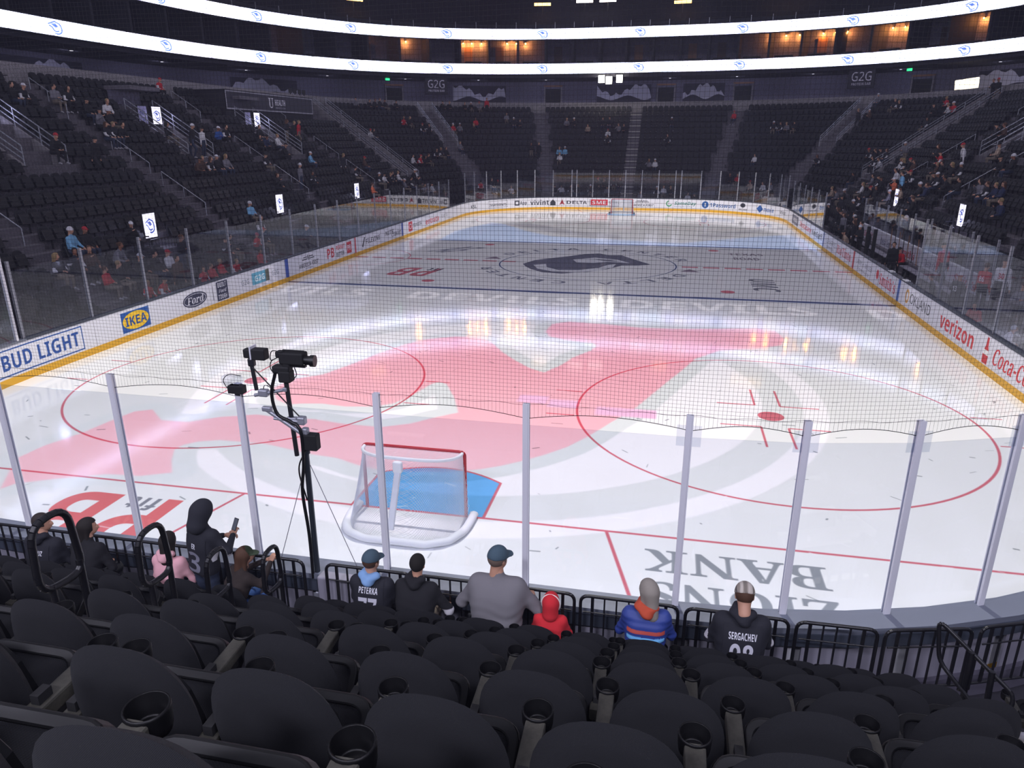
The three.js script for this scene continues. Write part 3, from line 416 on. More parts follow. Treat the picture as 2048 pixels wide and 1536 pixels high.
// entrance portals: parapets, rails and a lit team screen; an upper and a lower one in line
const emblem = (g, x, y, s, col) => { g.save(); g.translate(x, y); g.scale(s, s); g.strokeStyle = col; g.lineWidth = 0.1; g.lineJoin = 'round'; g.beginPath(); g.moveTo(-0.5, -0.25); g.lineTo(0, -0.5); g.lineTo(0.35, -0.35); g.quadraticCurveTo(0.55, 0, 0.42, 0.3); g.quadraticCurveTo(0.2, 0.55, -0.1, 0.42); g.stroke(); g.beginPath(); g.moveTo(-0.45, -0.15); g.quadraticCurveTo(-0.2, -0.05, -0.15, 0.15); g.quadraticCurveTo(0, 0.4, 0.25, 0.2); g.stroke(); poly(g, [[-0.3, -0.3], [0.05, -0.35], [0.25, -0.1], [0, -0.02], [-0.12, -0.12]], col); g.restore(); };
const screenTex = (() => { const c = canvas(128, 160), g = c.getContext('2d'); g.fillStyle = 'rgb(236,232,252)'; g.fillRect(0, 0, 128, 160); emblem(g, 64, 84, 92, 'rgb(36,62,150)'); return ctex(c); })();
const screenMat = new THREE.MeshStandardMaterial({ color: 0x222222, roughness: 0.4, emissive: 0xffffff, emissiveMap: screenTex, emissiveIntensity: 1.5 });
const dimScreenMat = new THREE.MeshStandardMaterial({ color: 0x9a98b4, map: screenTex, roughness: 0.5 });
for (const [s, sx] of [['left', -1], ['right', 1]]) for (const z of [10.6, -0.3, -11]) {
  if (sx > 0 && z > 5) continue;
  const where = z > 5 ? 'nearest the camera' : z > -5 ? 'level with centre ice' : 'nearest the far end', side = STAND[s];
  const xu = sx * (HX + rowD(12.2)), yu = rowY(11);
  const p = thing('entrance_portal', 'upper entrance portal with pale parapets in the ' + side + ', ' + where, 'portal');
  for (const o of [-1.15, 1.15]) { const m = slopeWall(s, z, o, 1, 8.4, 12.2, 0.35, 0.2, M.paleConcrete, 'parapet', p); fix(m.geometry); put('rail', railGeo(s, z, o, 8.4, 12.6, [1.15, 0.85, 0.6], 3, 0.026), M.steel, p); }
  put('portal_wall', box(0.2, 2.4, 2.3, xu + sx * 1.2, yu + 1.4, z), M.wallGrey, p); put('portal_top', box(1.6, 0.2, 2.5, xu + sx * 0.6, yu + 2.6, z), M.concrete, p);
  for (const [dz, m, w] of [[0.55, screenMat, 0.75], [-0.62, dimScreenMat, 0.7]]) {
    const t = thing(m === screenMat ? 'lit_screen' : 'unlit_banner', (m === screenMat ? 'bright white emblem screen at the upper portal, ' : 'dim grey emblem panel at the upper portal, ') + side + ', ' + where, m === screenMat ? 'screen' : 'banner', [xu - sx * 0.25, yu + 1.2, z + dz * -sx * -1], 0, 'portal screens');
    const f = new THREE.PlaneGeometry(w, 0.92).rotateY(sx * -PI / 2).translate(-sx * 0.035, 0, 0); put('screen_face', f, m, t); put('screen_case', box(0.06, 1, w + 0.06), M.blackMatt, t); put('screen_post', box(0.06, 0.95, 0.06, 0, -0.9, 0), M.blackMatt, t);
    if (m === screenMat) { const l = new THREE.PointLight(0xcfd0ff, 2.2, 0, 2); l.name = 'screen_glow'; l.position.set(-sx * 0.3, 0, 0); l.castShadow = true; l.shadow.radius = 12; t.add(l); }
  }
  const xl = sx * (HX + rowD(3.1)), yl = rowY(3), t = thing('lit_screen', 'bright team screen low in the ' + side + ' over the glass, ' + where, 'screen', [xl, yl + 0.95, z], 0, 'low portal screens');
  put('screen_face', new THREE.PlaneGeometry(0.75, 1).rotateY(sx * -PI / 2).translate(-sx * 0.035, 0, 0), screenMat, t); put('screen_case', box(0.06, 1.08, 0.82), M.blackMatt, t); put('screen_post', box(0.06, 0.7, 0.06, 0, -0.75, 0), M.blackMatt, t);
  const l = new THREE.PointLight(0xcfd0ff, 2.2, 0, 2); l.name = 'screen_glow'; l.position.set(-sx * 0.3, 0, 0); l.castShadow = true; l.shadow.radius = 12; t.add(l);
  const b = thing('rail_gate', 'black barred gate before the low screen, ' + side + ', ' + where, 'railing', [xl - sx * 0.5, yl - RISE, z]);
  put('gate_frame', bent([[0, 0, -0.8], [0, 1.0, -0.8], [0, 1.0, 0.8], [0, 0, 0.8]], 0.025, 0.12), M.rail, b); for (let i = -3; i <= 3; i++) put('baluster', bar([0, 0.08, i * 0.2], [0, 0.98, i * 0.2], 0.012), M.rail, b);
}

// ------------------------------------------------------------------ seats of the bowl (dark folding seats)
const SEAT_MAT = std(0x0e0f19, 0.7), PAN_MAT = std(0x101016, 0.5);
function slab(w, h, t, r) { const s = new THREE.Shape(); const a = w / 2; s.moveTo(-a, 0); s.lineTo(-a, h - r); s.quadraticCurveTo(-a, h, -a + r, h); s.lineTo(a - r, h); s.quadraticCurveTo(a, h, a, h - r); s.lineTo(a, 0); s.closePath(); return new THREE.ExtrudeGeometry(s, { depth: t, bevelEnabled: true, bevelSize: 0.012, bevelThickness: 0.012, bevelSegments: 1, curveSegments: 3 }); }
const farBack = slab(0.44, 0.5, 0.05, 0.16).rotateX(0.12).translate(0, 0.36, -0.02), farPan = rbox(0.42, 0.06, 0.4, 0.02, 0, 0, 0, 1).rotateX(-1.25).translate(0, 0.55, -0.14), farArm = box(0.05, 0.04, 0.36, -0.26, 0.58, -0.14), farLeg = box(0.04, 0.5, 0.06, -0.26, 0.25, 0);
const farSeatGeo = merge([farBack.clone(), farPan.clone(), farArm.clone(), farLeg.clone()]);
{
  const single = [], mats = [], m4 = new THREE.Matrix4(), q = new THREE.Quaternion(), cols = [];
  for (const s of BOWL) for (let k = 0; k < ROWS; k++) {
    const d = rowD(k), y = rowY(k), R = CR + d, straight = s === 'left' || s === 'right' || s === 'far', L = straight ? (s === 'far' ? 2 * CX : 2 * CZ) : R * (s === 'nearLeft' || s === 'nearRight' ? PI * 0.28 : PI / 2), n = Math.floor(L / 0.53);
    for (let i = 0; i < n; i++) {
      const u = (i + 0.5) * L / n, P = ringPts(s, d, 1), a0 = { nearLeft: PI * 0.72, farLeft: PI, farRight: PI * 1.5, nearRight: 0 }[s];
      let x, z, nx, nz; if (straight) { const [A, B] = [P[0], P[P.length - 1]], w = u / L; x = A[0] + (B[0] - A[0]) * w; z = A[1] + (B[1] - A[1]) * w; nx = A[2]; nz = A[3]; } else { const a = a0 + u / R, cx = s.endsWith('Left') ? -CX : CX, cz = s.startsWith('near') ? CZ : -CZ; nx = Math.cos(a); nz = Math.sin(a); x = cx + R * nx; z = cz + R * nz; }
      if (inAisle(s, x, z, 0.2)) continue;
      if ((s === 'left' || s === 'right') && [10.6, -0.3, -11].some((pz) => Math.abs(z - pz) < 1.45 && k > 7 && k < 14)) continue;
      if ((s === 'left' || s === 'right') && [10.6, -0.3, -11].some((pz) => Math.abs(z - pz) < 0.9 && k > 1 && k < 4)) continue;
      if (s === 'left' && k > 12 && z < -8.6 && z > -22) continue;
      if (s === 'farLeft' && k > 12 && z > -25) continue;
      if (s === 'right' && k < 2 && z > -9.5 && z < 16) continue;
      const ry = Math.atan2(nx, nz);
      if (s === 'left' && k >= 2 && k <= 6 && z > 2 && z < 21 && single.length < 190) single.push([x, y, z, ry, k, i]);
      else { m4.compose(V(x, y, z), q.setFromAxisAngle(V(0, 1, 0), ry), V(1, 1, 1)); mats.push(m4.clone()); const v = 0.8 + rnd() * 0.45; cols.push([v, v, v]); }
    }
  }
  const im = new THREE.InstancedMesh(farSeatGeo, SEAT_MAT, mats.length); mats.forEach((m, i) => { im.setMatrixAt(i, m); im.setColorAt(i, new THREE.Color().setRGB(...cols[i])); }); im.name = 'distant_seats'; im.castShadow = im.receiveShadow = true; im.userData.kind = 'stuff'; im.userData.label = 'thousands of dark navy folding seats in the surrounding stands'; scene.add(im);
  const ord = ['first', 'second', 'third', 'fourth', 'fifth', 'sixth', 'seventh'], cnt = {};
  single.sort((a, b) => a[4] - b[4] || b[2] - a[2]);
  for (const [x, y, z, ry, k] of single) { const zone = z > 16.2 ? 'before the near aisle' : z > 5.4 ? 'past the near aisle' : 'past the second aisle', c = cnt[zone + k] = (cnt[zone + k] ?? 0) + 1, t = thing('stadium_seat', `dark folding seat, left stand, ${ord[k]} row up, ${ORDS[c - 1]} ${zone}`, 'seat', [x, y, z], ry, 'left stand seats near the camera'); put('backrest', farBack, SEAT_MAT, t); put('seat_pan', farPan, PAN_MAT, t); put('armrest', farArm, PAN_MAT, t); put('seat_leg', farLeg, PAN_MAT, t); }
}
// ------------------------------------------------------------------ upper house: ribbons, concourse, suites, upper deck, roof
const RA = 35.6, RB = 43.6, RN = 2.75;
function oval3(a, b, t) { const c = Math.cos(t), s = Math.sin(t), r = Math.pow(Math.pow(Math.abs(c), RN) + Math.pow(Math.abs(s), RN), -1 / RN); return [a * c * r, b * s * r]; }
function ovalPath(off, t0, t1, n) {      // arc length stepped path with outward normals
  const P = []; for (let i = 0; i <= n; i++) { const t = t0 + (t1 - t0) * i / n, [x, z] = oval3(RA, RB, t), e = 1e-3, [xa, za] = oval3(RA, RB, t - e), [xb, zb] = oval3(RA, RB, t + e), l = Math.hypot(xb - xa, zb - za); P.push([x + (zb - za) / l * off, z - (xb - xa) / l * off, (zb - za) / l, -(xb - xa) / l]); } return P;
}
const VIEW = [-PI * 1.06, PI * 0.06], FULL = [PI * 0.06, PI * 0.94];    // the arc before the camera and the one behind it
const ribbonTex = (() => {
  const c = canvas(2048, 96), g = c.getContext('2d'); g.fillStyle = 'rgb(238,236,255)'; g.fillRect(0, 0, 2048, 96);
  for (let i = 0; i < 60; i++) { g.fillStyle = `rgba(${150 + rnd() * 60},${160 + rnd() * 50},245,0.16)`; const x = rnd() * 2048, w = 40 + rnd() * 160; g.beginPath(); g.moveTo(x, 96); g.lineTo(x + w * 0.6, 0); g.lineTo(x + w * 1.5, 0); g.lineTo(x + w, 96); g.fill(); }
  for (let i = 0; i < 3; i++) { emblem(g, 340 + i * 683, 50, 74, 'rgb(66,88,178)'); g.fillStyle = 'rgba(120,130,230,0.28)'; g.fillRect(640 + i * 683, 8, 70, 76); }
  const t = ctex(c); t.wrapS = THREE.RepeatWrapping; return t;
})();
const ribbonMat = new THREE.MeshStandardMaterial({ color: 0x111118, roughness: 0.5, emissive: 0xffffff, emissiveMap: ribbonTex, emissiveIntensity: RIBBON });
for (const [y0, y1, nm] of [[12.54, 13.61, 'lower'], [15.83, 16.91, 'upper']]) {
  for (const [[a, b], lab] of [[VIEW, 'long white LED ribbon board with blue emblems, ' + nm + ' of the two rings'], [FULL, nm + ' white LED ribbon board behind the camera']]) {
    const P = ovalPath(0, a, b, 120), t = thing('led_ribbon_screen', lab, 'LED board'), [f, len] = face(P, -0.02, y0 + 0.05, y1 - 0.05), uv = f.attributes.uv;
    for (let i = 0; i < uv.count; i++) uv.setX(i, uv.getX(i) * Math.round(len / 33)); put('screen_face', f, ribbonMat, t);
    put('screen_case', sweep(P, [[0, y0], [0, y1], [0.4, y1], [0.4, y0]]), M.blackMatt, t);
  }
}
const backWall = sgroup('wall_back', 'dark concourse and suite walls round the seating bowl');
for (const [[a, b], n] of [[VIEW, 96], [FULL, 40]]) {
  const P = ovalPath(0, a, b, n);
  put('suite_floor', sweep(P, [[0.4, 12.25], [0.4, 12.54], [8, 12.54], [8, 12.25]]), M.soffit, backWall);
  put('suite_ceiling', sweep(P, [[0.4, 16.6], [0.4, 16.9], [8, 16.9], [8, 16.6]]), M.soffit, backWall);
  put('suite_front', sweep(P, [[0.4, 12.54], [0.4, 13.65], [0.55, 13.65], [0.55, 12.54]]), M.blackWall, backWall);
  put('suite_back_wall', sweep(P, [[5.2, 12.5], [5.2, 16.7], [5.5, 16.7], [5.5, 12.5]]), M.wallGrey, backWall);
  put('concourse_back_wall', sweep(P, [[6.5, 8.3], [6.5, 12.4], [6.8, 12.4], [6.8, 8.3]]), M.wallGrey, backWall);
  put('upper_deck', sweep(P, [[0.4, 16.95], [0.4, 17.3], [1.2, 17.3], [14, 26.2], [14, 25.2], [1.2, 16.95]]), M.blackWall, backWall);
  put('outer_wall', sweep(P, [[14, 0], [14, 33], [14.5, 33], [14.5, 0]]), M.roof, backWall);
}
struct(put('ceiling', box(140, 0.4, 160, 0, 32.2, 0), M.roof), 'black arena roof');
// suites: dividing walls, wood panels and warm wall lamps
function onOval(t, off) { const [x, z] = oval3(RA, RB, t), e = 1e-3, [xa, za] = oval3(RA, RB, t - e), [xb, zb] = oval3(RA, RB, t + e), l = Math.hypot(xb - xa, zb - za), nx = (zb - za) / l, nz = -(xb - xa) / l; return [x + nx * off, z + nz * off, nx, nz]; }
const tOf = (x, z) => { let best = 0, bd = 1e9; for (let i = 0; i <= 2000; i++) { const t = -PI + PI * i / 2000, [a, b] = oval3(RA, RB, t), d = Math.abs(Math.atan2(z - 37.95, x - 4.04) - Math.atan2(b - 37.95, a - 4.04)); if (d < bd) { bd = d; best = t; } } return best; };
for (let i = 0; i < 44; i++) {
  const t = -PI * 1.02 + PI * 1.04 * i / 43, p = onOval(t, 3), ry = Math.atan2(p[2], p[3]);
  const d = put('divider', box(0.2, 4.1, 4.6), M.blackWall, backWall); d.position.set(p[0], 14.5, p[1]); d.rotation.y = ry;
  if (i % 3 === 0 || i % 7 === 2) { const q = onOval(t + 0.03, 5.1), w = put('wood_panel', box(0.9, 2.6, 0.12), i % 2 ? M.wood : M.brown, backWall); w.position.set(q[0], 14.4, q[1]); w.rotation.y = ry; }
  const c = onOval(t + 0.035, 1.5), s = put('suite_counter', box(1.7, 0.9, 0.5), M.blackMatt, backWall); s.position.set(c[0], 13.45, c[1]); s.rotation.y = ry;
}
const LAMPS = [[-33.5, -31.7], [-26.8, -38.9], [-23.1, -42], [-18, -43.6], [-17.2, -43.8], [-16.3, -44], [-13.7, -43.7], [-12.8, -43.9], [-11.9, -44.1], [12.4, -43.9], [13.4, -42.5], [14.6, -42.7], [16.6, -43.3], [17.5, -42.8], [18.4, -42.6], [21.6, -41.5], [22.6, -41.8], [23.5, -40.6], [27.1, -38.5]];
LAMPS.forEach(([x, z], i) => {
  const p = onOval(tOf(x, z), 5.02), t = thing('suite_lamp', `small warm suite lamp between the ribbon boards, ${ORDS[i]} from the left`, 'lamp', [p[0], 16.05, p[1]], Math.atan2(p[2], p[3]), 'warm suite lamps');
  put('lamp_bulb', new THREE.SphereGeometry(0.07, 8, 6).translate(0, 0, -0.12), std(0xffffff, 0.5, 0, { emissive: 0xffb45a, emissiveIntensity: 6 }), t); put('bracket', box(0.12, 0.05, 0.2, 0, 0.1, 0), M.blackMatt, t);
  const l = new THREE.PointLight(0xffa14a, 9, 0, 2); l.name = 'suite_lamp_light'; l.position.set(0, -0.12, -0.2); l.castShadow = true; l.shadow.radius = 3; t.add(l);
});
// upper deck lamps: warm strips and pale panels high above the ribbons
[[740, -26.5, -36], [1035, -11, -49], [1160, -4, -49.5], [1310, 4, -49.5], [1550, 14, -47.5], [1120, -6.5, -49.5]].forEach(([, x, z], i) => {
  const p = onOval(tOf(x, z), 1.8), t = thing('upper_deck_lamp', ['amber strip lamp high over the left corner', 'amber strip lamp above the upper ribbon, left of centre', 'white panel lamp above the upper ribbon at the centre', 'amber strip lamp above the upper ribbon, right of centre', 'long amber strip lamp high at the far right', 'small pale lamp above the upper ribbon near the middle'][i], 'lamp', [p[0], 19.2 + (i === 4 ? 0.9 : 0.2 * (i % 3)), p[1]], Math.atan2(p[2], p[3]));
  put('lamp_tube', box(i === 4 ? 3.4 : 1.7, 0.26, 0.12), std(0xffffff, 0.5, 0, { emissive: i === 2 || i === 5 ? 0xfff4e8 : 0xffbe5e, emissiveIntensity: 5 }), t); put('lamp_arm', box(0.1, 0.9, 0.1, 0, -0.5, 0.4), M.blackMatt, t);
});
for (let i = 0; i < 60; i++) { const t = -PI + PI * i / 59, p = onOval(t, 0.2), s = put('deck_rail_post', box(0.05, 0.6, 0.05), M.steel, backWall); s.position.set(p[0], 17.2, p[1]); }
// flood lamps shining out of the concourse
[[-3.75, 12.05], [-2.98, 11.92], [-1.9, 12.05]].forEach(([x, y], i) => {
  const t = thing('flood_lamp', ['left', 'middle', 'right'][i] + ' one of three dazzling white flood lamps under the lower ribbon', 'lamp', [x, y, -43.9]);
  put('lamp_face', box(0.62, 0.72, 0.06), std(0xffffff, 0.5, 0, { emissive: 0xfffbe6, emissiveIntensity: 14 }), t); put('lamp_case', box(0.7, 0.8, 0.2, 0, 0, -0.14), M.blackMatt, t); put('lamp_bracket', box(0.06, 0.3, 0.06, 0, 0.5, -0.1), M.blackMatt, t);
  const l = new THREE.PointLight(0xfff6dd, 8, 0, 2); l.name = 'flood_light'; l.position.set(0, 0, 0.3); l.castShadow = true; l.shadow.radius = 4; t.add(l);
});
// row of small downlights in the concourse ceiling
for (let i = 0; i < 18; i++) {
  const p = onOval(-PI * 0.98 + PI * 0.96 * i / 17, 3), t = thing('concourse_downlight', `tiny concourse ceiling downlight under the lower ribbon, ${ORDS[i]} from the left`, 'lamp', [p[0], 12.22, p[1]], 0, 'concourse downlights');
  put('lamp_disc', new THREE.CylinderGeometry(0.12, 0.12, 0.04, 12), std(0xffffff, 0.5, 0, { emissive: 0xf4f0ff, emissiveIntensity: 1.6 }), t); put('lamp_rim', new THREE.TorusGeometry(0.14, 0.02, 6, 16).rotateX(PI / 2), M.blackMatt, t);
  const l = new THREE.RectAreaLight(0xd8d6ff, 16, 1.6, 0.2); l.name = 'added_wall_fill'; l.position.set(0, -0.08, 0); t.add(l); t.updateMatrixWorld(true); l.lookAt(p[0] + p[2] * 3.4, 10, p[1] + p[3] * 3.4);  // area light added to brighten the concourse wall, not the downlight's own beam
}
// concourse front: signs, murals, glazed doors, counters
function panelTex(w, h, draw) { const c = canvas(w, h), g = c.getContext('2d'); draw(g, w, h); return ctex(c); }
const g2g = panelTex(256, 200, (g, w, h) => { g.fillStyle = 'rgb(38,36,50)'; g.fillRect(0, 0, w, h); text(g, 'G2G', 128, 78, 210, 96, THIN, 'rgb(214,210,226)'); text(g, 'PROTEIN BAR', 128, 160, 196, 26, SANS, 'rgb(200,196,214)'); });
[[-22, -45.2, 'far left'], [21.6, -45.3, 'far right']].forEach(([x, z, w]) => { const p = onOval(tOf(x, z), 0.8), ry = Math.atan2(p[2], p[3]) + PI, t = thing('hanging_sign', 'dark G2G PROTEIN BAR sign under the lower ribbon at the ' + w, 'sign', [p[0], 11.45, p[1]], ry); put('sign_face', new THREE.PlaneGeometry(2.3, 1.6).translate(0, 0, 0.06), std(0xffffff, 0.7, 0, { map: g2g }), t); put('sign_board', box(2.4, 1.7, 0.1), M.blackWall, t); });
const mural = (seedv) => panelTex(512, 128, (g, w, h) => { g.fillStyle = 'rgb(40,38,54)'; g.fillRect(0, 0, w, h); g.fillStyle = 'rgb(196,194,212)'; g.beginPath(); g.moveTo(0, h); let y = 90; for (let x = 0; x <= w; x += 26) { y = 36 + 34 * Math.sin(x * 0.013 + seedv) + 14 * Math.sin(x * 0.07 + seedv * 3); g.lineTo(x, y); } g.lineTo(w, 84); for (let x = w; x >= 0; x -= 32) g.lineTo(x, 92 + 16 * Math.sin(x * 0.02 + seedv * 2)); g.closePath(); g.fill(); });
[[-36, -12, 7, 'on the left above the health sign'], [-31, -31, 8, 'in the far left corner'], [-17, -46, 6, 'left of the G2G counter'], [-2, -47, 6, 'behind the far stand centre'], [6.6, -47, 4.4, 'behind the far stand right of centre'], [29, -37, 8, 'in the far right corner']].forEach(([x, z, w, lab], i) => { const p = onOval(tOf(x, z), 6.35), t = thing('wall_mural', 'dark wall mural of pale mountains ' + lab, 'mural', [p[0], 10.9, p[1]], Math.atan2(p[2], p[3]) + PI); put('mural_face', new THREE.PlaneGeometry(w, 1.9).translate(0, 0, 0.05), std(0xffffff, 0.7, 0, { map: mural(i * 1.7 + 0.6) }), t); put('mural_board', box(w, 1.9, 0.06), M.blackWall, t); });
[[-24.5, -43, 'at the far left stair head'], [-9.6, -47, 'left of the far stand'], [2.7, -47, 'behind the far centre aisle'], [10.4, -47, 'right of the far centre'], [24.4, -43, 'at the far right stair head']].forEach(([x, z, lab], i) => { const p = onOval(tOf(x, z), 6.3), t = thing('concourse_door', 'dark glazed concourse doorway with pale jambs ' + lab, 'door', [p[0], 8.6, p[1]], Math.atan2(p[2], p[3]) + PI); put('door_leaf', box(1.7, 2.9, 0.08, 0, 1.45, 0), M.blackMatt, t); put('jamb', box(0.14, 3.2, 0.14, -0.95, 1.6, 0.03), M.paleConcrete, t); put('jamb', box(0.14, 3.2, 0.14, 0.95, 1.6, 0.03), M.paleConcrete, t); put('lintel', box(2.1, 0.16, 0.14, 0, 3.2, 0.03), M.wood, t); });
[[-26, -41.5, 'left'], [24.8, -42.4, 'right']].forEach(([x, z, w]) => { const p = onOval(tOf(x, z), 1.2), t = thing('exit_sign', 'small glowing green exit sign under the lower ribbon at the far ' + w, 'sign', [p[0], 12.0, p[1]], Math.atan2(p[2], p[3]) + PI); put('sign_lamp', box(0.45, 0.22, 0.05), std(0x103020, 0.5, 0, { emissive: 0x36ff9c, emissiveIntensity: 1.6 }), t); put('sign_bracket', box(0.05, 0.3, 0.05, 0, 0.2, -0.02), M.blackMatt, t); });
{ // lit counter sign in the right corner
  const p = onOval(tOf(27.5, -37.5), 2.5), t = thing('lit_sign', 'tilted bright white box sign on the right concourse counter', 'sign', [p[0], 10.6, p[1]], Math.atan2(p[2], p[3]) + PI); put('sign_lamp', rbox(2, 0.85, 0.2, 0.05).rotateZ(0.08), std(0xffffff, 0.5, 0, { emissive: 0xfff0d0, emissiveIntensity: 2.2 }), t); put('sign_stand', box(0.1, 0.9, 0.1, 0, -0.7, -0.05), M.blackMatt, t);
}
{ // health sponsor box at the top of the left stand
  const c = panelTex(1024, 112, (g, w, h) => { g.fillStyle = 'rgb(50,48,62)'; g.fillRect(0, 0, w, h); frame(g, 6, 6, w - 12, h - 12, 'rgb(170,168,180)', 7); text(g, 'U', 480, 54, 60, 62, SERIF, 'rgb(222,220,230)'); text(g, 'HEALTH', 590, 50, 130, 38, SANS, 'rgb(216,214,226)'); text(g, 'UNIVERSITY OF UTAH', 590, 84, 120, 10, THIN, 'rgb(190,188,200)'); });
  const t = thing('sponsor_box', 'long dark HEALTH sign box with pale frame at the top of the left stand', 'sign', [-HX - rowD(12.6), 0, -15.2], PI / 2);
  put('sign_face', new THREE.PlaneGeometry(12.6, 1.25).translate(0, 8.75, 0.01), std(0xffffff, 0.7, 0, { map: c }), t); put('box_body', box(12.7, 3.2, 2.4, 0, 7.8, -1.25), M.blackWall, t); put('box_ledge', box(12.9, 0.12, 2.6, 0, 9.45, -1.2), M.paleConcrete, t);
}
// reporters' desk things behind the ledge
for (let i = 0; i < 4; i++) { const t = thing('desk_monitor', 'small dark monitor on the ledge above the HEALTH sign, ' + ['first', 'second', 'third', 'last'][i] + ' from the camera', 'monitor', [-HX - rowD(12.9), 9.51, -18.4 - i * 0.75], PI / 2); put('monitor_case', box(0.5, 0.34, 0.04, 0, 0.3, 0), M.blackMatt, t); put('monitor_stand', box(0.06, 0.15, 0.06, 0, 0.07, 0), M.blackMatt, t); }
// ------------------------------------------------------------------ near end: terrace, seats, fence, rails
const NROWS = [ // z of the backrests, top height, first seat right of the gap, spacing, seats right, seats left of the gap
  { n: 'row behind the camera view', z: 37.11, y: 5.24, x: 2.62, s: 0.53, r: 5, l: 1 },
  { n: 'nearest full row', z: 36.31, y: 4.66, x: 2.38, s: 0.53, r: 7, l: 3 }, { n: 'second row from the camera', z: 35.51, y: 4.11, x: 2.47, s: 0.565, r: 7, l: 3 }, { n: 'third row from the camera', z: 34.7, y: 3.57, x: 2.52, s: 0.521, r: 7, l: 3 },
  { n: 'fourth row from the camera', z: 33.9, y: 3.0, x: 2.54, s: 0.51, r: 8, l: 3 }, { n: 'fifth row from the camera', z: 33.1, y: 2.43, x: 2.52, s: 0.52, r: 8, l: 3 }, { n: 'second row from the fence', z: 32.3, y: 1.87, x: 2.52, s: 0.528, r: 8, l: 3 }, { n: 'front row by the fence', z: 31.58, y: 1.31, x: 2.42, s: 0.53, r: 8, l: 3 }];
const SEAT_H = 0.86, nfloor = (r) => NROWS[r].y - SEAT_H;
const nearTerrace = sgroup('stand_terrace', 'stepped concrete terrace under the near seats');
NROWS.forEach((r, i) => put('terrace_step', box(26, 0.7, i === 7 ? 1.15 : 0.83, 0, nfloor(i) - 0.35, i === 7 ? 31.25 : r.z - 0.19), M.darkConcrete, nearTerrace));
put('terrace_step', box(26, 0.7, 6, 0, 4.6, 40.3), M.darkConcrete, nearTerrace); put('terrace_fill', box(26, 1, 7, 0, -0.3, 35), M.darkConcrete, nearTerrace);
for (const [x, w] of [[0.13, 0.82], [6.98, 0.95]]) NROWS.forEach((r, i) => { const f = nfloor(i), z = i === 7 ? 30.75 : r.z - 0.6; const n = put('nosing', box(w, 0.02, 0.1, x, f + 0.011, z + 0.06), M.stepWhite, nearTerrace); n.name = 'nosing'; if (i < 7) { put('step', box(w, 0.28, 0.4, x, f - 0.42, z - 0.2), M.darkConcrete, nearTerrace); put('nosing', box(w, 0.02, 0.1, x, f - 0.27, z - 0.35), M.stepWhite, nearTerrace); } });
for (let i = 0; i < 4; i++) put('deck_plank', box(1.9, 0.03, 0.12, 7.0, nfloor(6) + 0.02, 31.85 + i * 0.14), M.stepWhite, nearTerrace);

// fabric: woven dark navy cloth
const weave = (() => { const c = canvas(128, 128), g = c.getContext('2d'); g.fillStyle = 'rgb(100,100,100)'; g.fillRect(0, 0, 128, 128); for (let y = 0; y < 16; y++) for (let x = 0; x < 16; x++) { g.fillStyle = (x + y) % 2 ? 'rgb(190,190,190)' : 'rgb(40,40,40)'; g.beginPath(); g.ellipse(x * 8 + 4, y * 8 + 4, 3.4, 2.6, 0.5, 0, 7); g.fill(); } const t = ctex(c, false); t.wrapS = t.wrapT = THREE.RepeatWrapping; t.repeat.set(14, 14); return t; })();
const weaveCol = (() => { const c = canvas(128, 128), g = c.getContext('2d'); g.fillStyle = 'rgb(150,150,150)'; g.fillRect(0, 0, 128, 128); for (let y = 0; y < 16; y++) for (let x = 0; x < 16; x++) { g.fillStyle = (x + y) % 2 ? 'rgb(255,255,255)' : 'rgb(190,190,200)'; g.beginPath(); g.ellipse(x * 8 + 4, y * 8 + 4, 3.2, 2.5, 0.5, 0, 7); g.fill(); } const t = ctex(c); t.wrapS = t.wrapT = THREE.RepeatWrapping; t.repeat.set(14, 14); return t; })();
const FABRIC = new THREE.MeshPhysicalMaterial({ color: 0x080a15, roughness: 0.9, map: weaveCol, bumpMap: weave, bumpScale: 0.0012, sheen: 0.2, sheenRoughness: 0.5, sheenColor: new THREE.Color(0x161a30) });
function archShape(w, y0, y1, top, p) { const s = new THREE.Shape(), N = 20; s.moveTo(-w + 0.05, y0); s.quadraticCurveTo(-w, y0, -w, y0 + 0.05); for (let i = 0; i <= N; i++) { const x = -w + 2 * w * i / N, y = y1 + (top - y1) * Math.pow(Math.max(0, 1 - Math.pow(Math.abs(x / w), p)), 1 / p); s.lineTo(x, y); } s.lineTo(w, y0 + 0.05); s.quadraticCurveTo(w, y0, w - 0.05, y0); s.closePath(); return s; }
// padded backrest: rings shrink from the rim to the middle while the pad swells
function pillow(w, h, cy, pTop, pBot, T, n = 40, rings = 7) {
  const pos = [], uv = [], ix = [], rim = (a) => { const c = Math.cos(a), s = Math.sin(a), p = s > 0 ? pTop : pBot, r = Math.pow(Math.pow(Math.abs(c), p) + Math.pow(Math.abs(s), p), -1 / p); return [c * r * w, s * r * h]; };
  for (const side of [1, -1]) { const base = pos.length / 3; for (let k = 0; k <= rings; k++) { const s = k / rings, z = side * T * Math.sqrt(Math.max(0, 1 - Math.pow(s, 3.2))); for (let i = 0; i < n; i++) { const [x, y] = rim(2 * PI * i / n); pos.push(x * s, cy + y * s, z); uv.push(x * s * 2.2, y * s * 2.2); } }
    for (let k = 0; k < rings; k++) for (let i = 0; i < n; i++) { const a = base + k * n + i, b = base + k * n + (i + 1) % n, c = a + n, d = b + n; side > 0 ? ix.push(a, c, b, b, c, d) : ix.push(a, b, c, b, d, c); } }
  const g = new THREE.BufferGeometry(); g.setAttribute('position', new THREE.Float32BufferAttribute(pos, 3)); g.setAttribute('uv', new THREE.Float32BufferAttribute(uv, 2)); g.setIndex(ix); g.computeVertexNormals(); return g;
}
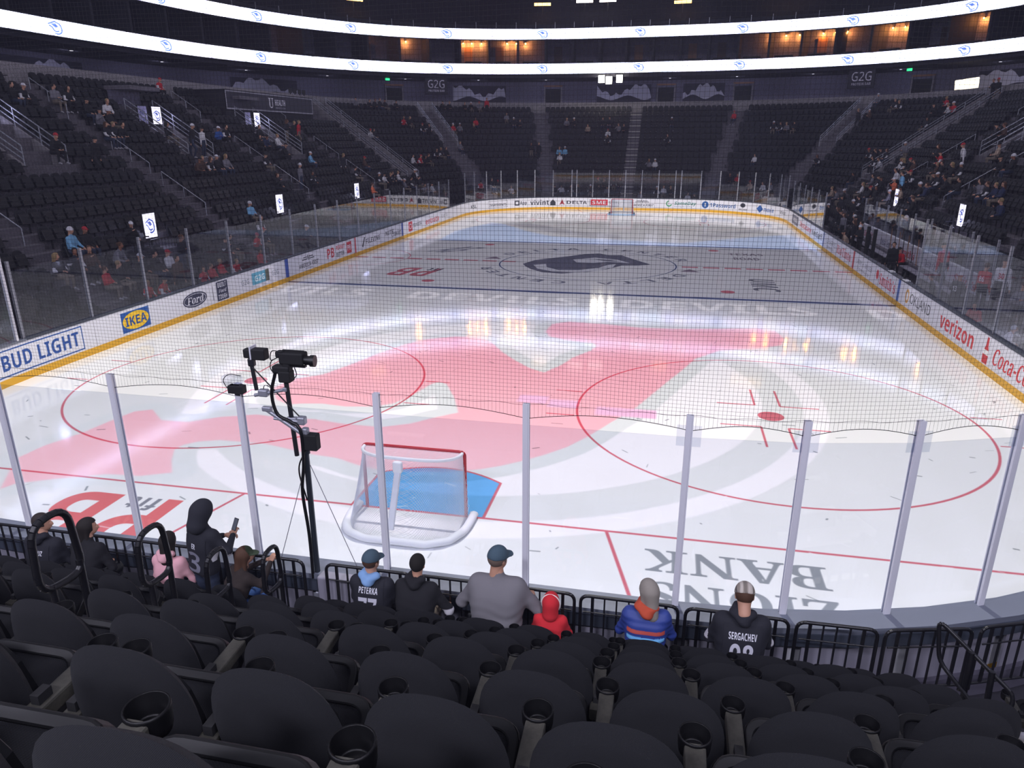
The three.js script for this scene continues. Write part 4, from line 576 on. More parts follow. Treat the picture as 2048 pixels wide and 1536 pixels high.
const backGeo = pillow(0.238, 0.335, 0.575, 2.5, 5, 0.055).translate(0, -0.86, 0).rotateX(0.16).translate(0, 0.86, 0.01);
const shellGeo = (() => { const g = new THREE.ExtrudeGeometry(archShape(0.18, 0.3, 0.55, 0.77, 2.5), { depth: 0.02, bevelEnabled: true, bevelSize: 0.02, bevelThickness: 0.01, bevelSegments: 1, curveSegments: 6 }); return g.translate(0, -0.86, -0.06).rotateX(0.16).translate(0, 0.86, 0.01); })();
const panShape = (w, h, r) => { const s = new THREE.Shape(); s.moveTo(-w, 0); s.lineTo(-w, h - r); s.quadraticCurveTo(-w, h, -w + r, h); s.lineTo(w - r, h); s.quadraticCurveTo(w, h, w, h - r); s.lineTo(w, 0); s.closePath(); return s; };
const panRim = (() => { const s = panShape(0.21, 0.36, 0.08), hole = panShape(0.19, 0.335, 0.07); s.holes.push(new THREE.Path(hole.getPoints(6).reverse())); return new THREE.ExtrudeGeometry(s, { depth: 0.05, bevelEnabled: true, bevelSize: 0.008, bevelThickness: 0.008, bevelSegments: 2, curveSegments: 6 }).rotateX(-0.85).translate(0, 0.28, -0.06); })();
const panPad = new THREE.ExtrudeGeometry(panShape(0.188, 0.332, 0.07), { depth: 0.03, bevelEnabled: false, curveSegments: 6 }).rotateX(-0.85).translate(0, 0.282, -0.065);
const armGeo = (() => { const s = new THREE.Shape(); s.moveTo(0.02, 0); s.lineTo(-0.3, 0.02); s.lineTo(-0.3, 0.06); s.lineTo(0.02, 0.05); s.closePath(); return new THREE.ExtrudeGeometry(s, { depth: 0.05, bevelEnabled: true, bevelSize: 0.01, bevelThickness: 0.01, bevelSegments: 2 }).rotateY(-PI / 2).translate(-0.24, 0.5, 0); })();
const cupGeo = new THREE.LatheGeometry([[0.001, -0.045], [0.036, -0.045], [0.04, -0.038], [0.041, -0.012], [0.047, -0.01], [0.049, 0.018], [0.054, 0.02], [0.056, 0.012], [0.054, -0.03], [0.05, -0.052], [0.001, -0.052]].map((p) => new THREE.Vector2(...p)), 24).translate(-0.265, 0.56, -0.345);
const standardGeo = merge([box(0.035, 0.6, 0.06, -0.265, 0.3, -0.05), box(0.05, 0.03, 0.22, -0.265, 0.015, -0.02), box(0.03, 0.05, 0.26, -0.265, 0.48, -0.12)]);
const proto = (() => { const t = new THREE.Group(); const ad = (n, g, m) => put(n, g, m, t); ad('backrest', backGeo, FABRIC); ad('back_shell', shellGeo, M.plastic); put('seat_cushion', panPad, FABRIC, ad('seat_pan', panRim, M.plastic)); put('cup_holder', cupGeo, M.plastic, ad('armrest', armGeo, M.arm)); ad('seat_support', standardGeo, M.blackMatt); return t; })();
function seat(x, y, z, label, mirror) { const t = proto.clone(); t.name = numbered('arena_seat'); t.position.set(x, y, z); if (mirror) t.scale.x = -1; scene.add(t); return tag(t, label, 'seat', 'padded navy seats at the near end'); }
NROWS.forEach((r, i) => {
  const f = nfloor(i); for (let k = 0; k < r.r; k++) seat(r.x + k * r.s, f, r.z, `navy fabric seat, ${ORD[k]} right of the gap, in the ${r.n}`);
  for (let k = 0; k < r.l; k++) seat(r.x - 0.15 - (k + 1) * r.s, f, r.z, `navy fabric seat, ${ORD[k]} left of the gap, in the ${r.n}`, k === 0);
  if (i >= 3) for (let k = 0; k < 6; k++) seat(-0.72 - k * 0.53, f, r.z, `navy fabric seat, ${ORD[k]} left of the looped rails, in the ${r.n}`);
  if (i >= 4) for (let k = 0; k < 3; k++) seat(7.9 + k * 0.53, f, r.z, `navy fabric seat, ${ORD[k]} beyond the right aisle, in the ${r.n}`);
});

// guard fence before the front row
const FENCE_Y0 = 0.56, FENCE_Y1 = 1.355;
[[-5.3, 30.95, -3.24, 30.95], [-3.13, 30.95, -1.24, 30.95], [-1.13, 30.95, -0.07, 30.95], [0.23, 30.95, 1.32, 30.95], [1.4, 30.95, 3.27, 30.95], [3.34, 30.95, 4.42, 30.95], [4.5, 30.95, 5.58, 30.95], [5.66, 30.95, 6.47, 30.93], [6.55, 30.92, 7.45, 30.7], [7.55, 30.66, 8.5, 30.3]].forEach(([x0, z0, x1, z1], i) => {
  const L = Math.hypot(x1 - x0, z1 - z0), t = thing('fence_panel', ['leftmost black fence panel beside the man in the dark hoodie', 'black fence panel behind the girl in pink', 'short black fence panel left of the camera mast', 'black fence panel in front of the PETERKA jersey', 'long black fence panel before the man in grey', 'black fence panel between the red hood and the striped jacket', 'black fence panel in front of the SERGACHEV jersey', 'black fence panel just right of the SERGACHEV jersey', 'slanted black fence panel left of the tilted handrail', 'black fence panel at the right edge behind the tilted handrail'][i], 'fence', [x0, 0, z0], Math.atan2(-(z1 - z0), x1 - x0));
  put('fence_frame', bent([[0, FENCE_Y0, 0], [0, FENCE_Y1, 0], [L, FENCE_Y1, 0], [L, FENCE_Y0, 0]], 0.02, 0.1), M.rail, t); put('lower_rail', merge([bar([0, FENCE_Y0 + 0.07, 0], [L, FENCE_Y0 + 0.07, 0], 0.014), bar([0.03, FENCE_Y1 - 0.2, 0.02], [L - 0.03, FENCE_Y1 - 0.2, 0.02], 0.009)]), M.rail, t);
  const n = Math.max(4, Math.round(L / 0.135)); for (let k = 1; k < n; k++) put('baluster', box(k === 1 || k === n - 1 ? 0.035 : 0.018, FENCE_Y1 - FENCE_Y0 - 0.09, 0.018, k * L / n, (FENCE_Y0 + FENCE_Y1) / 2 + 0.03, 0), M.rail, t);
});
// looped aisle rails and the tilted one at the right
[[0.38, 34.62, 4.03, 3, 'nearest and largest'], [0.1, 33.5, 3.28, 4, 'second'], [0.0, 32.62, 2.52, 5, 'third'], [0.17, 31.98, 2.18, 6, 'farthest and smallest']].forEach(([x, z, top, r, w]) => {
  const f = nfloor(r), t = thing('loop_rail', `${w} black looped handrail on twin legs in the left aisle`, 'handrail', [x, f, z]), h = top - f;
  put('rail_loop', bent([[0, h - 0.5, -0.16], [0, h, -0.12], [0, h, 0.16], [0, h - 0.46, 0.19]], 0.024, 0.13, 8, true), M.rail, t);
  put('rail_leg', bar([0, 0, -0.13], [0, h - 0.4, -0.14], 0.024, 8), M.rail, t); put('rail_leg', bar([0, 0, 0.1], [0, h - 0.45, 0.1], 0.024, 8), M.rail, t); put('rail_foot', box(0.12, 0.02, 0.34, 0, 0.01, 0), M.rail, t);
});
{ const t = thing('loop_rail', 'tilted black looped handrail at the right edge above the red sleeve', 'handrail', [0, 0, 0]); put('rail_loop', bent([[6.98, 1.62, 31.0], [7.02, 1.2, 31.1], [7.5, 0.72, 31.5], [7.62, 1.12, 31.4]], 0.022, 0.1, 8, true), M.rail, t); put('rail_leg', bar([7.25, 0.45, 31.28], [7.25, 1.42, 31.2], 0.03, 8), M.rail, t); put('rail_leg', bar([7.42, 0.45, 31.4], [7.42, 1.3, 31.3], 0.03, 8), M.rail, t); }

// ------------------------------------------------------------------ robotic television camera on its mast
{
  const t = thing('camera_mast', 'slim black mast with two small broadcast cameras standing at the end glass', 'camera mast', [0, 0, 30.72]), G = std(0x2a2b30, 0.45, 0.3), S = M.steel;
  put('mast_pole', merge([bar([-0.02, 0.5, 0], [-0.01, 2.74, 0], 0.036, 10), bar([0.0, 2.7, 0], [0.0, 2.95, 0], 0.042, 10)]), std(0x3a4048, 0.3, 0.5), t);
  put('upper_pole', bar([-0.13, 2.66, 0], [-0.17, 3.62, 0], 0.028, 10), G, t);
  put('diagonal_arm', merge([bar([-0.48, 3.25, 0.02], [0.04, 2.92, 0.02], 0.026, 8), rbox(0.12, 0.06, 0.06, 0.015, -0.44, 3.24, 0.02)]), S, t);
  put('clamp', merge([rbox(0.1, 0.1, 0.09, 0.02, -0.02, 3.12, 0), rbox(0.13, 0.05, 0.07, 0.015, -0.14, 3.13, 0), bar([-0.36, 3.13, 0.03], [0.02, 3.11, 0.03], 0.018), rbox(0.08, 0.1, 0.08, 0.02, 0.01, 2.98, 0)]), S, t);
  put('control_box', rbox(0.17, 0.2, 0.12, 0.015, 0.08, 2.86, 0), M.blackMatt, t);
  put('cross_arm', merge([bar([-0.58, 3.4, 0.02], [-0.17, 3.5, 0.02], 0.022, 8), rbox(0.12, 0.09, 0.08, 0.02, -0.46, 3.44, 0.02), rbox(0.05, 0.05, 0.07, 0.01, -0.18, 3.5, 0.01)]), S, t);
  put('side_post', merge([bar([-0.56, 3.46, 0], [-0.59, 3.82, 0], 0.024, 8), rbox(0.08, 0.1, 0.07, 0.02, -0.58, 3.8, 0)]), G, t);
  const a = put('small_camera', merge([rbox(0.2, 0.13, 0.12, 0.015, -0.49, 3.9, -0.02), rbox(0.09, 0.11, 0.1, 0.02, -0.61, 3.91, 0)]), M.blackMatt, t); put('camera_hood', box(0.015, 0.15, 0.14, -0.56, 3.92, -0.02), M.alu, a);
  put('pan_head', merge([rbox(0.15, 0.14, 0.13, 0.02, -0.16, 3.66, 0), rbox(0.22, 0.1, 0.12, 0.03, -0.2, 3.74, 0), rbox(0.09, 0.14, 0.1, 0.02, -0.13, 3.8, 0)]), M.blackMatt, t);
  const b = put('main_camera', merge([rbox(0.3, 0.14, 0.15, 0.02, -0.06, 3.88, -0.02), rbox(0.1, 0.08, 0.1, 0.02, -0.2, 3.92, 0), box(0.26, 0.012, 0.02, -0.04, 3.97, 0)]), M.blackMatt, t);
  put('lens', merge([bar([0.06, 3.86, -0.02], [0.17, 3.85, -0.03], 0.055, 12), bar([0.15, 3.85, -0.03], [0.2, 3.85, -0.035], 0.07, 12), box(0.2, 0.02, 0.05, 0.0, 3.79, 0)]), M.black, b);
  put('cable', merge([pipe([[-0.26, 3.72, 0.05], [-0.34, 3.45, 0.05], [-0.3, 3.2, 0.05], [-0.15, 3.12, 0.05], [-0.02, 3.02, 0.06], [-0.02, 2.6, 0.06], [-0.08, 2.2, 0.05], [-0.05, 1.6, 0.05], [-0.06, 0.8, 0.05]], 0.02, 6, 50), pipe([[-0.27, 3.68, 0.05], [-0.32, 3.76, 0.05], [-0.3, 3.84, 0.05], [-0.24, 3.88, 0.04]], 0.006, 5, 16), pipe([[-0.08, 3.79, 0.05], [-0.1, 3.69, 0.05], [-0.05, 3.65, 0.05], [0.0, 3.7, 0.05], [-0.02, 3.79, 0.05]], 0.006, 5, 20), pipe([[-0.2, 3.9, 0.06], [-0.3, 3.86, 0.06], [-0.27, 3.97, 0.06], [-0.16, 3.96, 0.06]], 0.006, 5, 16), bar([-0.56, 3.75, 0.03], [-0.03, 3.18, 0.03], 0.008), pipe([[-0.48, 3.4, 0.02], [-0.44, 3.53, 0.02], [-0.36, 3.5, 0.02], [-0.4, 3.42, 0.02]], 0.005, 5, 16), pipe([[0.04, 2.8, 0.05], [-0.1, 2.5, 0.04], [-0.03, 2.1, 0.05]], 0.01, 5, 20)]), M.black, t);
  put('guy_wire', bar([-0.05, 2.5, 0], [-0.5, 1.15, 0.05], 0.005, 5), M.steel, t); put('guy_wire', bar([0.03, 2.55, 0], [0.55, 1.25, 0.05], 0.005, 5), M.steel, t);
  put('turnbuckle', merge([bar([-0.52, 1.1, 0.05], [-0.5, 1.2, 0.05], 0.012), bar([-0.52, 1.1, 0.05], [-0.54, 0.95, 0.1], 0.008)]), M.steel, t); put('foot_box', rbox(0.55, 0.35, 0.25, 0.03, 0.3, 0.9, 0), M.boardBack, t); put('mast_clamp', rbox(0.16, 0.1, 0.12, 0.02, 0, 0.75, 0), M.steel, t);
}
{ const t = thing('goal_light_box', 'small clear-capped black sensor box on the glass post left of the mast', 'sensor', [-0.94, 3.38, 30.58]); put('box_body', rbox(0.2, 0.1, 0.1, 0.01, 0.03, 0.02, 0), M.blackMatt, t); put('box_cap', rbox(0.24, 0.12, 0.12, 0.03, -0.02, 0.13, 0), M.glass, t); put('cable', pipe([[-0.1, 0.02, 0], [-0.14, 0.12, 0], [-0.05, 0.2, 0], [0.1, 0.19, 0]], 0.005, 5, 16), M.black, t); }

// ------------------------------------------------------------------ goals
function goal(zl, dir, label, fine) {
  const t = thing('hockey_goal', label, 'goal', [0, 0, zl], dir > 0 ? 0 : PI);
  put('goal_frame', bent([[-0.915, 0, 0], [-0.915, 1.22, 0], [0.915, 1.22, 0], [0.915, 0, 0]], 0.03, 0.08, 10), M.redPaint, t);
  const baseC = (u) => { const a = PI * u, c = -Math.cos(a), s = Math.sin(a); return [Math.sign(c) * Math.pow(Math.abs(c), 0.55) * 1.02, 0.03, Math.pow(s, 0.6) * 1.08]; }, topC = (u) => { const a = PI * u, c = -Math.cos(a), s = Math.sin(a); return [Math.sign(c) * Math.pow(Math.abs(c), 0.6) * 0.88, 1.2, Math.pow(s, 0.8) * 0.42]; };
  const S = (u, v) => { const b = baseC(u), q = topC(u), w = Math.pow(v, 1.1); return [b[0] + (q[0] - b[0]) * w, b[1] + (q[1] - b[1]) * v, b[2] + (q[2] - b[2]) * (1 - Math.pow(1 - v, 1.4))]; };
  const pts = (f, n) => Array.from({ length: n + 1 }, (_, i) => f(i / n));
  put('top_bar', pipe(pts(topC, 16), 0.03, 8, 40), M.skirt, t); put('base_bar', pipe(pts(baseC, 16), 0.02, 6, 40), M.skirt, t);
  put('base_skirt', (() => { const g = pipe(pts((u) => { const p = baseC(u); return [p[0] * 1.04, 0.07 + 0.012 * Math.sin(u * 40), p[2] * 1.05]; }, 30), 0.08, 8, 80); return g.translate(0, -0.07, 0).scale(1, 0.75, 1).translate(0, 0.06, 0); })(), M.skirt, t);
  put('centre_pad', merge([rbox(0.11, 1.05, 0.07, 0.02, 0, 0, 0).rotateX(-0.5).translate(-0.1, 0.62, 0.72), rbox(0.16, 0.2, 0.1, 0.03, -0.1, 1.08, 0.5)]), M.skirt, t);
  const str = [], n = fine ? 46 : 18, m = fine ? 14 : 6, r = fine ? 0.0026 : 0.008;
  const poly3 = (f, k) => { for (let i = 0; i < k; i++) { const a = f(i / k), b = f((i + 1) / k); if (a && b) str.push(bar(a, b, r, 3)); } };
  for (let i = -m * 2; i < n * 2; i++) for (const sgn of [1, -1]) poly3((w) => { const u = (sgn > 0 ? i / n / 1 * 0.5 + w * m / n : i / n * 0.5 + (1 - w) * m / n); return u < 0 || u > 1 ? null : S(u, w); }, 10);
  for (let i = 1; i < 24; i++) { const u = i / 24, a = topC(u); str.push(bar([a[0], 1.21, 0], [a[0], 1.21, a[2]], r, 3)); } for (let i = 1; i < 9; i++) { const z = i * 0.046, hw = 0.9 * Math.pow(Math.max(0, 1 - Math.pow(z / 0.43, 2.2)), 0.4); str.push(bar([-hw, 1.215, z], [hw, 1.215, z], r, 3)); }
  const net = put('netting', merge(str), M.netWhite, t); net.userData.kind = 'stuff';
}
goal(27.13, 1, 'red framed hockey goal with white netting standing on the near goal line', true);
goal(-27.13, -1, 'small distant hockey goal at the far end of the ice', false);
// ------------------------------------------------------------------ people
// signed distance bodies meshed with surface nets
const smin = (a, b, k) => { const h = Math.max(k - Math.abs(a - b), 0) / k; return Math.min(a, b) - h * h * k * 0.25; };
function cone(p, c) { // distance to a tapered capsule [ax,ay,az, bx,by,bz, ra, rb]
  const bx = c[3] - c[0], by = c[4] - c[1], bz = c[5] - c[2], px = p[0] - c[0], py = p[1] - c[1], pz = p[2] - c[2], t = Math.max(0, Math.min(1, (px * bx + py * by + pz * bz) / (bx * bx + by * by + bz * bz + 1e-9)));
  return Math.hypot(px - bx * t, py - by * t, pz - bz * t) - (c[6] + (c[7] - c[6]) * t);
}
function nets(f, lo, hi, h) {
  const n = [0, 1, 2].map((i) => Math.ceil((hi[i] - lo[i]) / h) + 1), N = n[0] * n[1] * n[2], F = new Float32Array(N), id = new Int32Array(N).fill(-1), pos = [], ix = [], at = (x, y, z) => x + n[0] * (y + n[1] * z);
  for (let z = 0; z < n[2]; z++) for (let y = 0; y < n[1]; y++) for (let x = 0; x < n[0]; x++) F[at(x, y, z)] = f([lo[0] + x * h, lo[1] + y * h, lo[2] + z * h]);
  const E = [[0, 1], [2, 3], [4, 5], [6, 7], [0, 2], [1, 3], [4, 6], [5, 7], [0, 4], [1, 5], [2, 6], [3, 7]];
  for (let z = 0; z < n[2] - 1; z++) for (let y = 0; y < n[1] - 1; y++) for (let x = 0; x < n[0] - 1; x++) {
    const v = []; let s = 0; for (let k = 0; k < 8; k++) { const q = F[at(x + (k & 1), y + (k >> 1 & 1), z + (k >> 2))]; v.push(q); if (q < 0) s++; } if (!s || s === 8) continue;
    let cx = 0, cy = 0, cz = 0, c = 0; for (const [a, b] of E) if ((v[a] < 0) !== (v[b] < 0)) { const t = v[a] / (v[a] - v[b]); cx += (a & 1) + ((b & 1) - (a & 1)) * t; cy += (a >> 1 & 1) + ((b >> 1 & 1) - (a >> 1 & 1)) * t; cz += (a >> 2) + ((b >> 2) - (a >> 2)) * t; c++; }
    id[at(x, y, z)] = pos.length / 3; pos.push(lo[0] + (x + cx / c) * h, lo[1] + (y + cy / c) * h, lo[2] + (z + cz / c) * h);
  }
  for (let z = 1; z < n[2] - 1; z++) for (let y = 1; y < n[1] - 1; y++) for (let x = 1; x < n[0] - 1; x++) {
    const a = F[at(x, y, z)] < 0, quad = (p, q, r, s, flip) => { if (Math.min(p, q, r, s) < 0) return; flip ? ix.push(p, r, q, p, s, r) : ix.push(p, q, r, p, r, s); };
    if (a !== F[at(x + 1, y, z)] < 0) quad(id[at(x, y - 1, z - 1)], id[at(x, y, z - 1)], id[at(x, y, z)], id[at(x, y - 1, z)], !a);
    if (a !== F[at(x, y + 1, z)] < 0) quad(id[at(x - 1, y, z - 1)], id[at(x - 1, y, z)], id[at(x, y, z)], id[at(x, y, z - 1)], !a);
    if (a !== F[at(x, y, z + 1)] < 0) quad(id[at(x - 1, y - 1, z)], id[at(x, y - 1, z)], id[at(x, y, z)], id[at(x - 1, y, z)], !a);
  }
  const g = new THREE.BufferGeometry(); g.setAttribute('position', new THREE.Float32BufferAttribute(pos, 3)); g.setIndex(ix); g.computeVertexNormals(); return g;
}
// head, facing -z, centre of the skull at the origin
const headSdf = (p) => { const [x, y, z] = p, ax = Math.abs(x), ell = (cx, cy, cz, rx, ry, rz) => { const k = Math.hypot((ax - cx) / rx, (y - cy) / ry, (z - cz) / rz); return (k - 1) * Math.min(rx, ry, rz); };
  let d = ell(0, 0.02, 0.01, 0.076, 0.095, 0.096); d = smin(d, ell(0, -0.055, -0.035, 0.055, 0.065, 0.06), 0.04); d = smin(d, ell(0, -0.02, -0.098, 0.013, 0.026, 0.02), 0.018); d = smin(d, ell(0, -0.038, -0.108, 0.014, 0.011, 0.014), 0.012);
  d = smin(d, ell(0.078, -0.012, 0.012, 0.01, 0.03, 0.018), 0.012); d = smin(d, cone([ax, y, z], [0, -0.07, 0.02, 0, -0.17, 0.03, 0.055, 0.06]), 0.03);
  d = -smin(-d, ell(0.03, 0.0, -0.1, 0.018, 0.011, 0.016), 0.012); d = -smin(-d, ell(0, -0.078, -0.1, 0.024, 0.004, 0.012), 0.006); d = smin(d, ell(0, -0.07, -0.093, 0.022, 0.007, 0.01), 0.008); return d; };
const skull = (p, g) => { const k = Math.hypot(p[0] / (0.076 + g), (p[1] - 0.02) / (0.095 + g), (p[2] - 0.01) / (0.096 + g)); return (k - 1) * 0.08; };
const cut = (d, c) => Math.max(d, c);
const HAIR = {
  short: (p) => cut(skull(p, 0.012), Math.max(-p[1] - 0.035 - (p[2] > 0.02 ? 0.03 : 0), p[2] < -0.045 && p[1] < 0.06 ? 0.03 : -1)),
  long: (p) => { let d = skull(p, 0.016); d = smin(d, cone([p[0], p[1], p[2]], [0, 0, 0.06, 0, -0.24, 0.1, 0.075, 0.06]), 0.05); for (const s of [-1, 1]) d = smin(d, cone(p, [s * 0.06, 0, 0.02, s * 0.075, -0.2, 0.03, 0.03, 0.025]), 0.03); return cut(d, p[2] < -0.05 && p[1] < 0.06 ? 0.03 : -1); },
  cap: (p) => { let d = cut(skull(p, 0.016), -p[1] + 0.012 + p[2] * 0.12); const b = Math.max(Math.abs(p[1] - 0.028 + Math.max(0, -p[2] - 0.08) * 0.25 + Math.abs(p[0]) * 0.15) - 0.007, Math.hypot(p[0] / 0.082, (p[2] + 0.075) / 0.105) * 0.1 - 0.1, p[2] + 0.04); return smin(d, b, 0.008); },
  beanie: (p) => smin(cut(skull(p, 0.02), -p[1] - 0.005), cone([Math.hypot(p[0] / 0.9, p[2] - 0.01) - 0.093, p[1], 0], [0, 0.0, 0, 0, 0.03, 0, 0.012, 0.012]), 0.01),
  hood: (p) => { let d = skull(p, 0.04); d = smin(d, cone(p, [0, -0.02, 0.05, 0, -0.17, 0.05, 0.1, 0.115]), 0.06); return cut(d, -Math.max(0.02 - p[2] - 0.06, -1) < 0 && p[2] < -0.075 ? 0.03 : -1); },
  bun: (p) => smin(HAIR.short(p), Math.hypot(p[0], p[1] - 0.05, p[2] - 0.12) - 0.04, 0.02),
};
const box3 = (h) => [[-0.17, -0.34, -0.25], [0.17, 0.19, 0.24]];
const headGeo = { fine: nets(headSdf, ...box3(), 0.0065), low: nets(headSdf, ...box3(), 0.019) };
const hairGeo = {}; for (const k of Object.keys(HAIR)) hairGeo[k] = { fine: nets(HAIR[k], ...box3(), 0.0085), low: nets(HAIR[k], ...box3(), 0.019) };
// right hand, wrist at the origin, fingers along -z, palm down, thumb towards -x
const fingers = [[-0.03, 0.074, 0.008], [-0.01, 0.084, 0.0085], [0.011, 0.078, 0.008], [0.03, 0.062, 0.007]];
const handSdf = (p) => { let d = cone(p, [-0.022, 0, -0.03, -0.026, 0, -0.08, 0.017, 0.014]); d = smin(d, cone(p, [0.02, 0, -0.03, 0.028, 0, -0.075, 0.017, 0.013]), 0.02); d = smin(d, cone(p, [0, 0, 0.01, 0, 0, -0.085, 0.024, 0.014]), 0.02);
  for (const [x, l, r] of fingers) { const k1 = [x, -0.006, -0.088 - l * 0.4], k2 = [x, -0.03, -0.088 - l * 0.72], k3 = [x, -0.055, -0.088 - l * 0.72]; let f = cone(p, [x, 0.002, -0.08, ...k1, r + 0.001, r]); f = Math.min(f, cone(p, [...k1, ...k2, r, r * 0.95])); f = Math.min(f, cone(p, [...k2, ...k3, r * 0.95, r * 0.85])); d = smin(d, f, 0.006); }
  let th = cone(p, [-0.025, -0.004, -0.03, -0.055, -0.014, -0.06, 0.013, 0.011]); th = Math.min(th, cone(p, [-0.055, -0.014, -0.06, -0.052, -0.03, -0.088, 0.011, 0.009])); return smin(d, th, 0.01); };
const handR = nets(handSdf, [-0.085, -0.085, -0.19], [0.06, 0.05, 0.05], 0.0055), mirrorX = (g) => { const c = g.clone().scale(-1, 1, 1), i = c.index.array; for (let k = 0; k < i.length; k += 3) [i[k + 1], i[k + 2]] = [i[k + 2], i[k + 1]]; c.computeVertexNormals(); return c; }, handL = mirrorX(handR);
// skeleton; facing -z, floor at y = 0, seat at y = 0.45. o: pose, lean, bulk, head turn, hands [right, left]
function joints(o) {
  const sit = o.pose !== 'stand', L = o.lean ?? 0.1, b = o.bulk ?? 1, hip = sit ? V(0, 0.53, 0) : V(0, 0.95, 0), up = V(0, Math.cos(L), -Math.sin(L)), chest = hip.clone().addScaledVector(up, 0.36), sh = hip.clone().addScaledVector(up, 0.47), neck = hip.clone().addScaledVector(up, 0.56), head = neck.clone().add(V(0, 0.16, -0.02 - 0.08 * Math.sin(L + (o.nod ?? 0)))), J = { hip, chest, sh, neck, head, up };
  for (const [k, s] of [['R', 1], ['L', -1]]) {
    J['sh' + k] = sh.clone().add(V(s * 0.165 * (0.6 + 0.4 * b), -0.02, 0)); const hand = o['hand' + k] ? V(...o['hand' + k]) : sit ? V(s * 0.13, 0.63, -0.34) : V(s * 0.27, 0.78, -0.05); J['hand' + k] = hand;
    const m = J['sh' + k].clone().add(hand).multiplyScalar(0.5), D = J['sh' + k].distanceTo(hand), out = Math.sqrt(Math.max(0.0, 0.275 ** 2 - (D / 2) ** 2)); J['el' + k] = m.add(V(s * 0.75, -0.65, 0.35).normalize().multiplyScalar(out));
    const st = o.stride ?? 0; J['hip' + k] = hip.clone().add(V(s * 0.09 * (0.7 + 0.3 * b), -0.02, 0)); J['kn' + k] = sit ? V(s * (0.12 + (o.spread ?? 0)), 0.5, -0.43) : V(s * 0.11, 0.5, -0.03 - s * st); J['an' + k] = sit ? V(s * (0.13 + (o.spread ?? 0)), 0.09, -0.4) : V(s * 0.12, 0.09, 0.03 - s * st * 0.6); J['toe' + k] = J['an' + k].clone().add(V(s * 0.02, -0.04, -0.16));
  }
  return J;
}
function bodyPrims(o) {
  const J = joints(o), b = o.bulk ?? 1, P = [], c = (a, d, ra, rb, reg, k = 0.05) => P.push([[a.x, a.y, a.z, d.x, d.y, d.z, ra, rb], reg, k]), off = (v, x, y = 0, z = 0) => v.clone().add(V(x, y, z)), u = (t) => J.hip.clone().addScaledVector(J.up, t);
  c(off(J.chest, -0.085 * b), off(J.chest, 0.085 * b), 0.115 * b, 0.115 * b, 1, 0.08); c(off(u(0.16), -0.075 * b), off(u(0.16), 0.075 * b), 0.11 * b, 0.11 * b, 1, 0.09); c(off(u(0.27), -0.08 * b), off(u(0.27), 0.08 * b), 0.113 * b, 0.113 * b, 1, 0.08);
  c(J.shL, J.shR, 0.07 * b, 0.07 * b, 1, 0.07); c(u(0.5), J.neck, 0.07, 0.058, 1, 0.05); c(J.neck, J.head, 0.052, 0.05, 0, 0.02); c(off(u(0.02), -0.07 * b), off(u(0.02), 0.07 * b), 0.12 * b, 0.12 * b, o.longTop ? 1 : 2, 0.08);
  for (const k of ['R', 'L']) { const w = J['hand' + k].clone().sub(J['el' + k]).normalize(), wr = J['hand' + k].clone().addScaledVector(w, -0.02); c(J['sh' + k], J['el' + k], 0.066 * (0.5 + 0.5 * b), 0.052 * (0.5 + 0.5 * b), 1, 0.05); c(J['el' + k], wr, 0.05 * (0.5 + 0.5 * b), 0.035, 1, 0.03); if (!o.fine) c(wr, J['hand' + k].clone().addScaledVector(w, 0.1), 0.03, 0.026, 0, 0.02);
    c(J['hip' + k], J['kn' + k], 0.092 * (0.5 + 0.5 * b), 0.066, 2, 0.05); c(J['kn' + k], J['an' + k], 0.064, 0.045, 2, 0.03); c(J['an' + k], J['toe' + k], 0.045, 0.038, 3, 0.03); }
  return [J, P];
}
const sdfOf = (P) => (p) => { let d = 9; for (const [c, , k] of P) d = smin(d, cone(p, c), k); return d; };
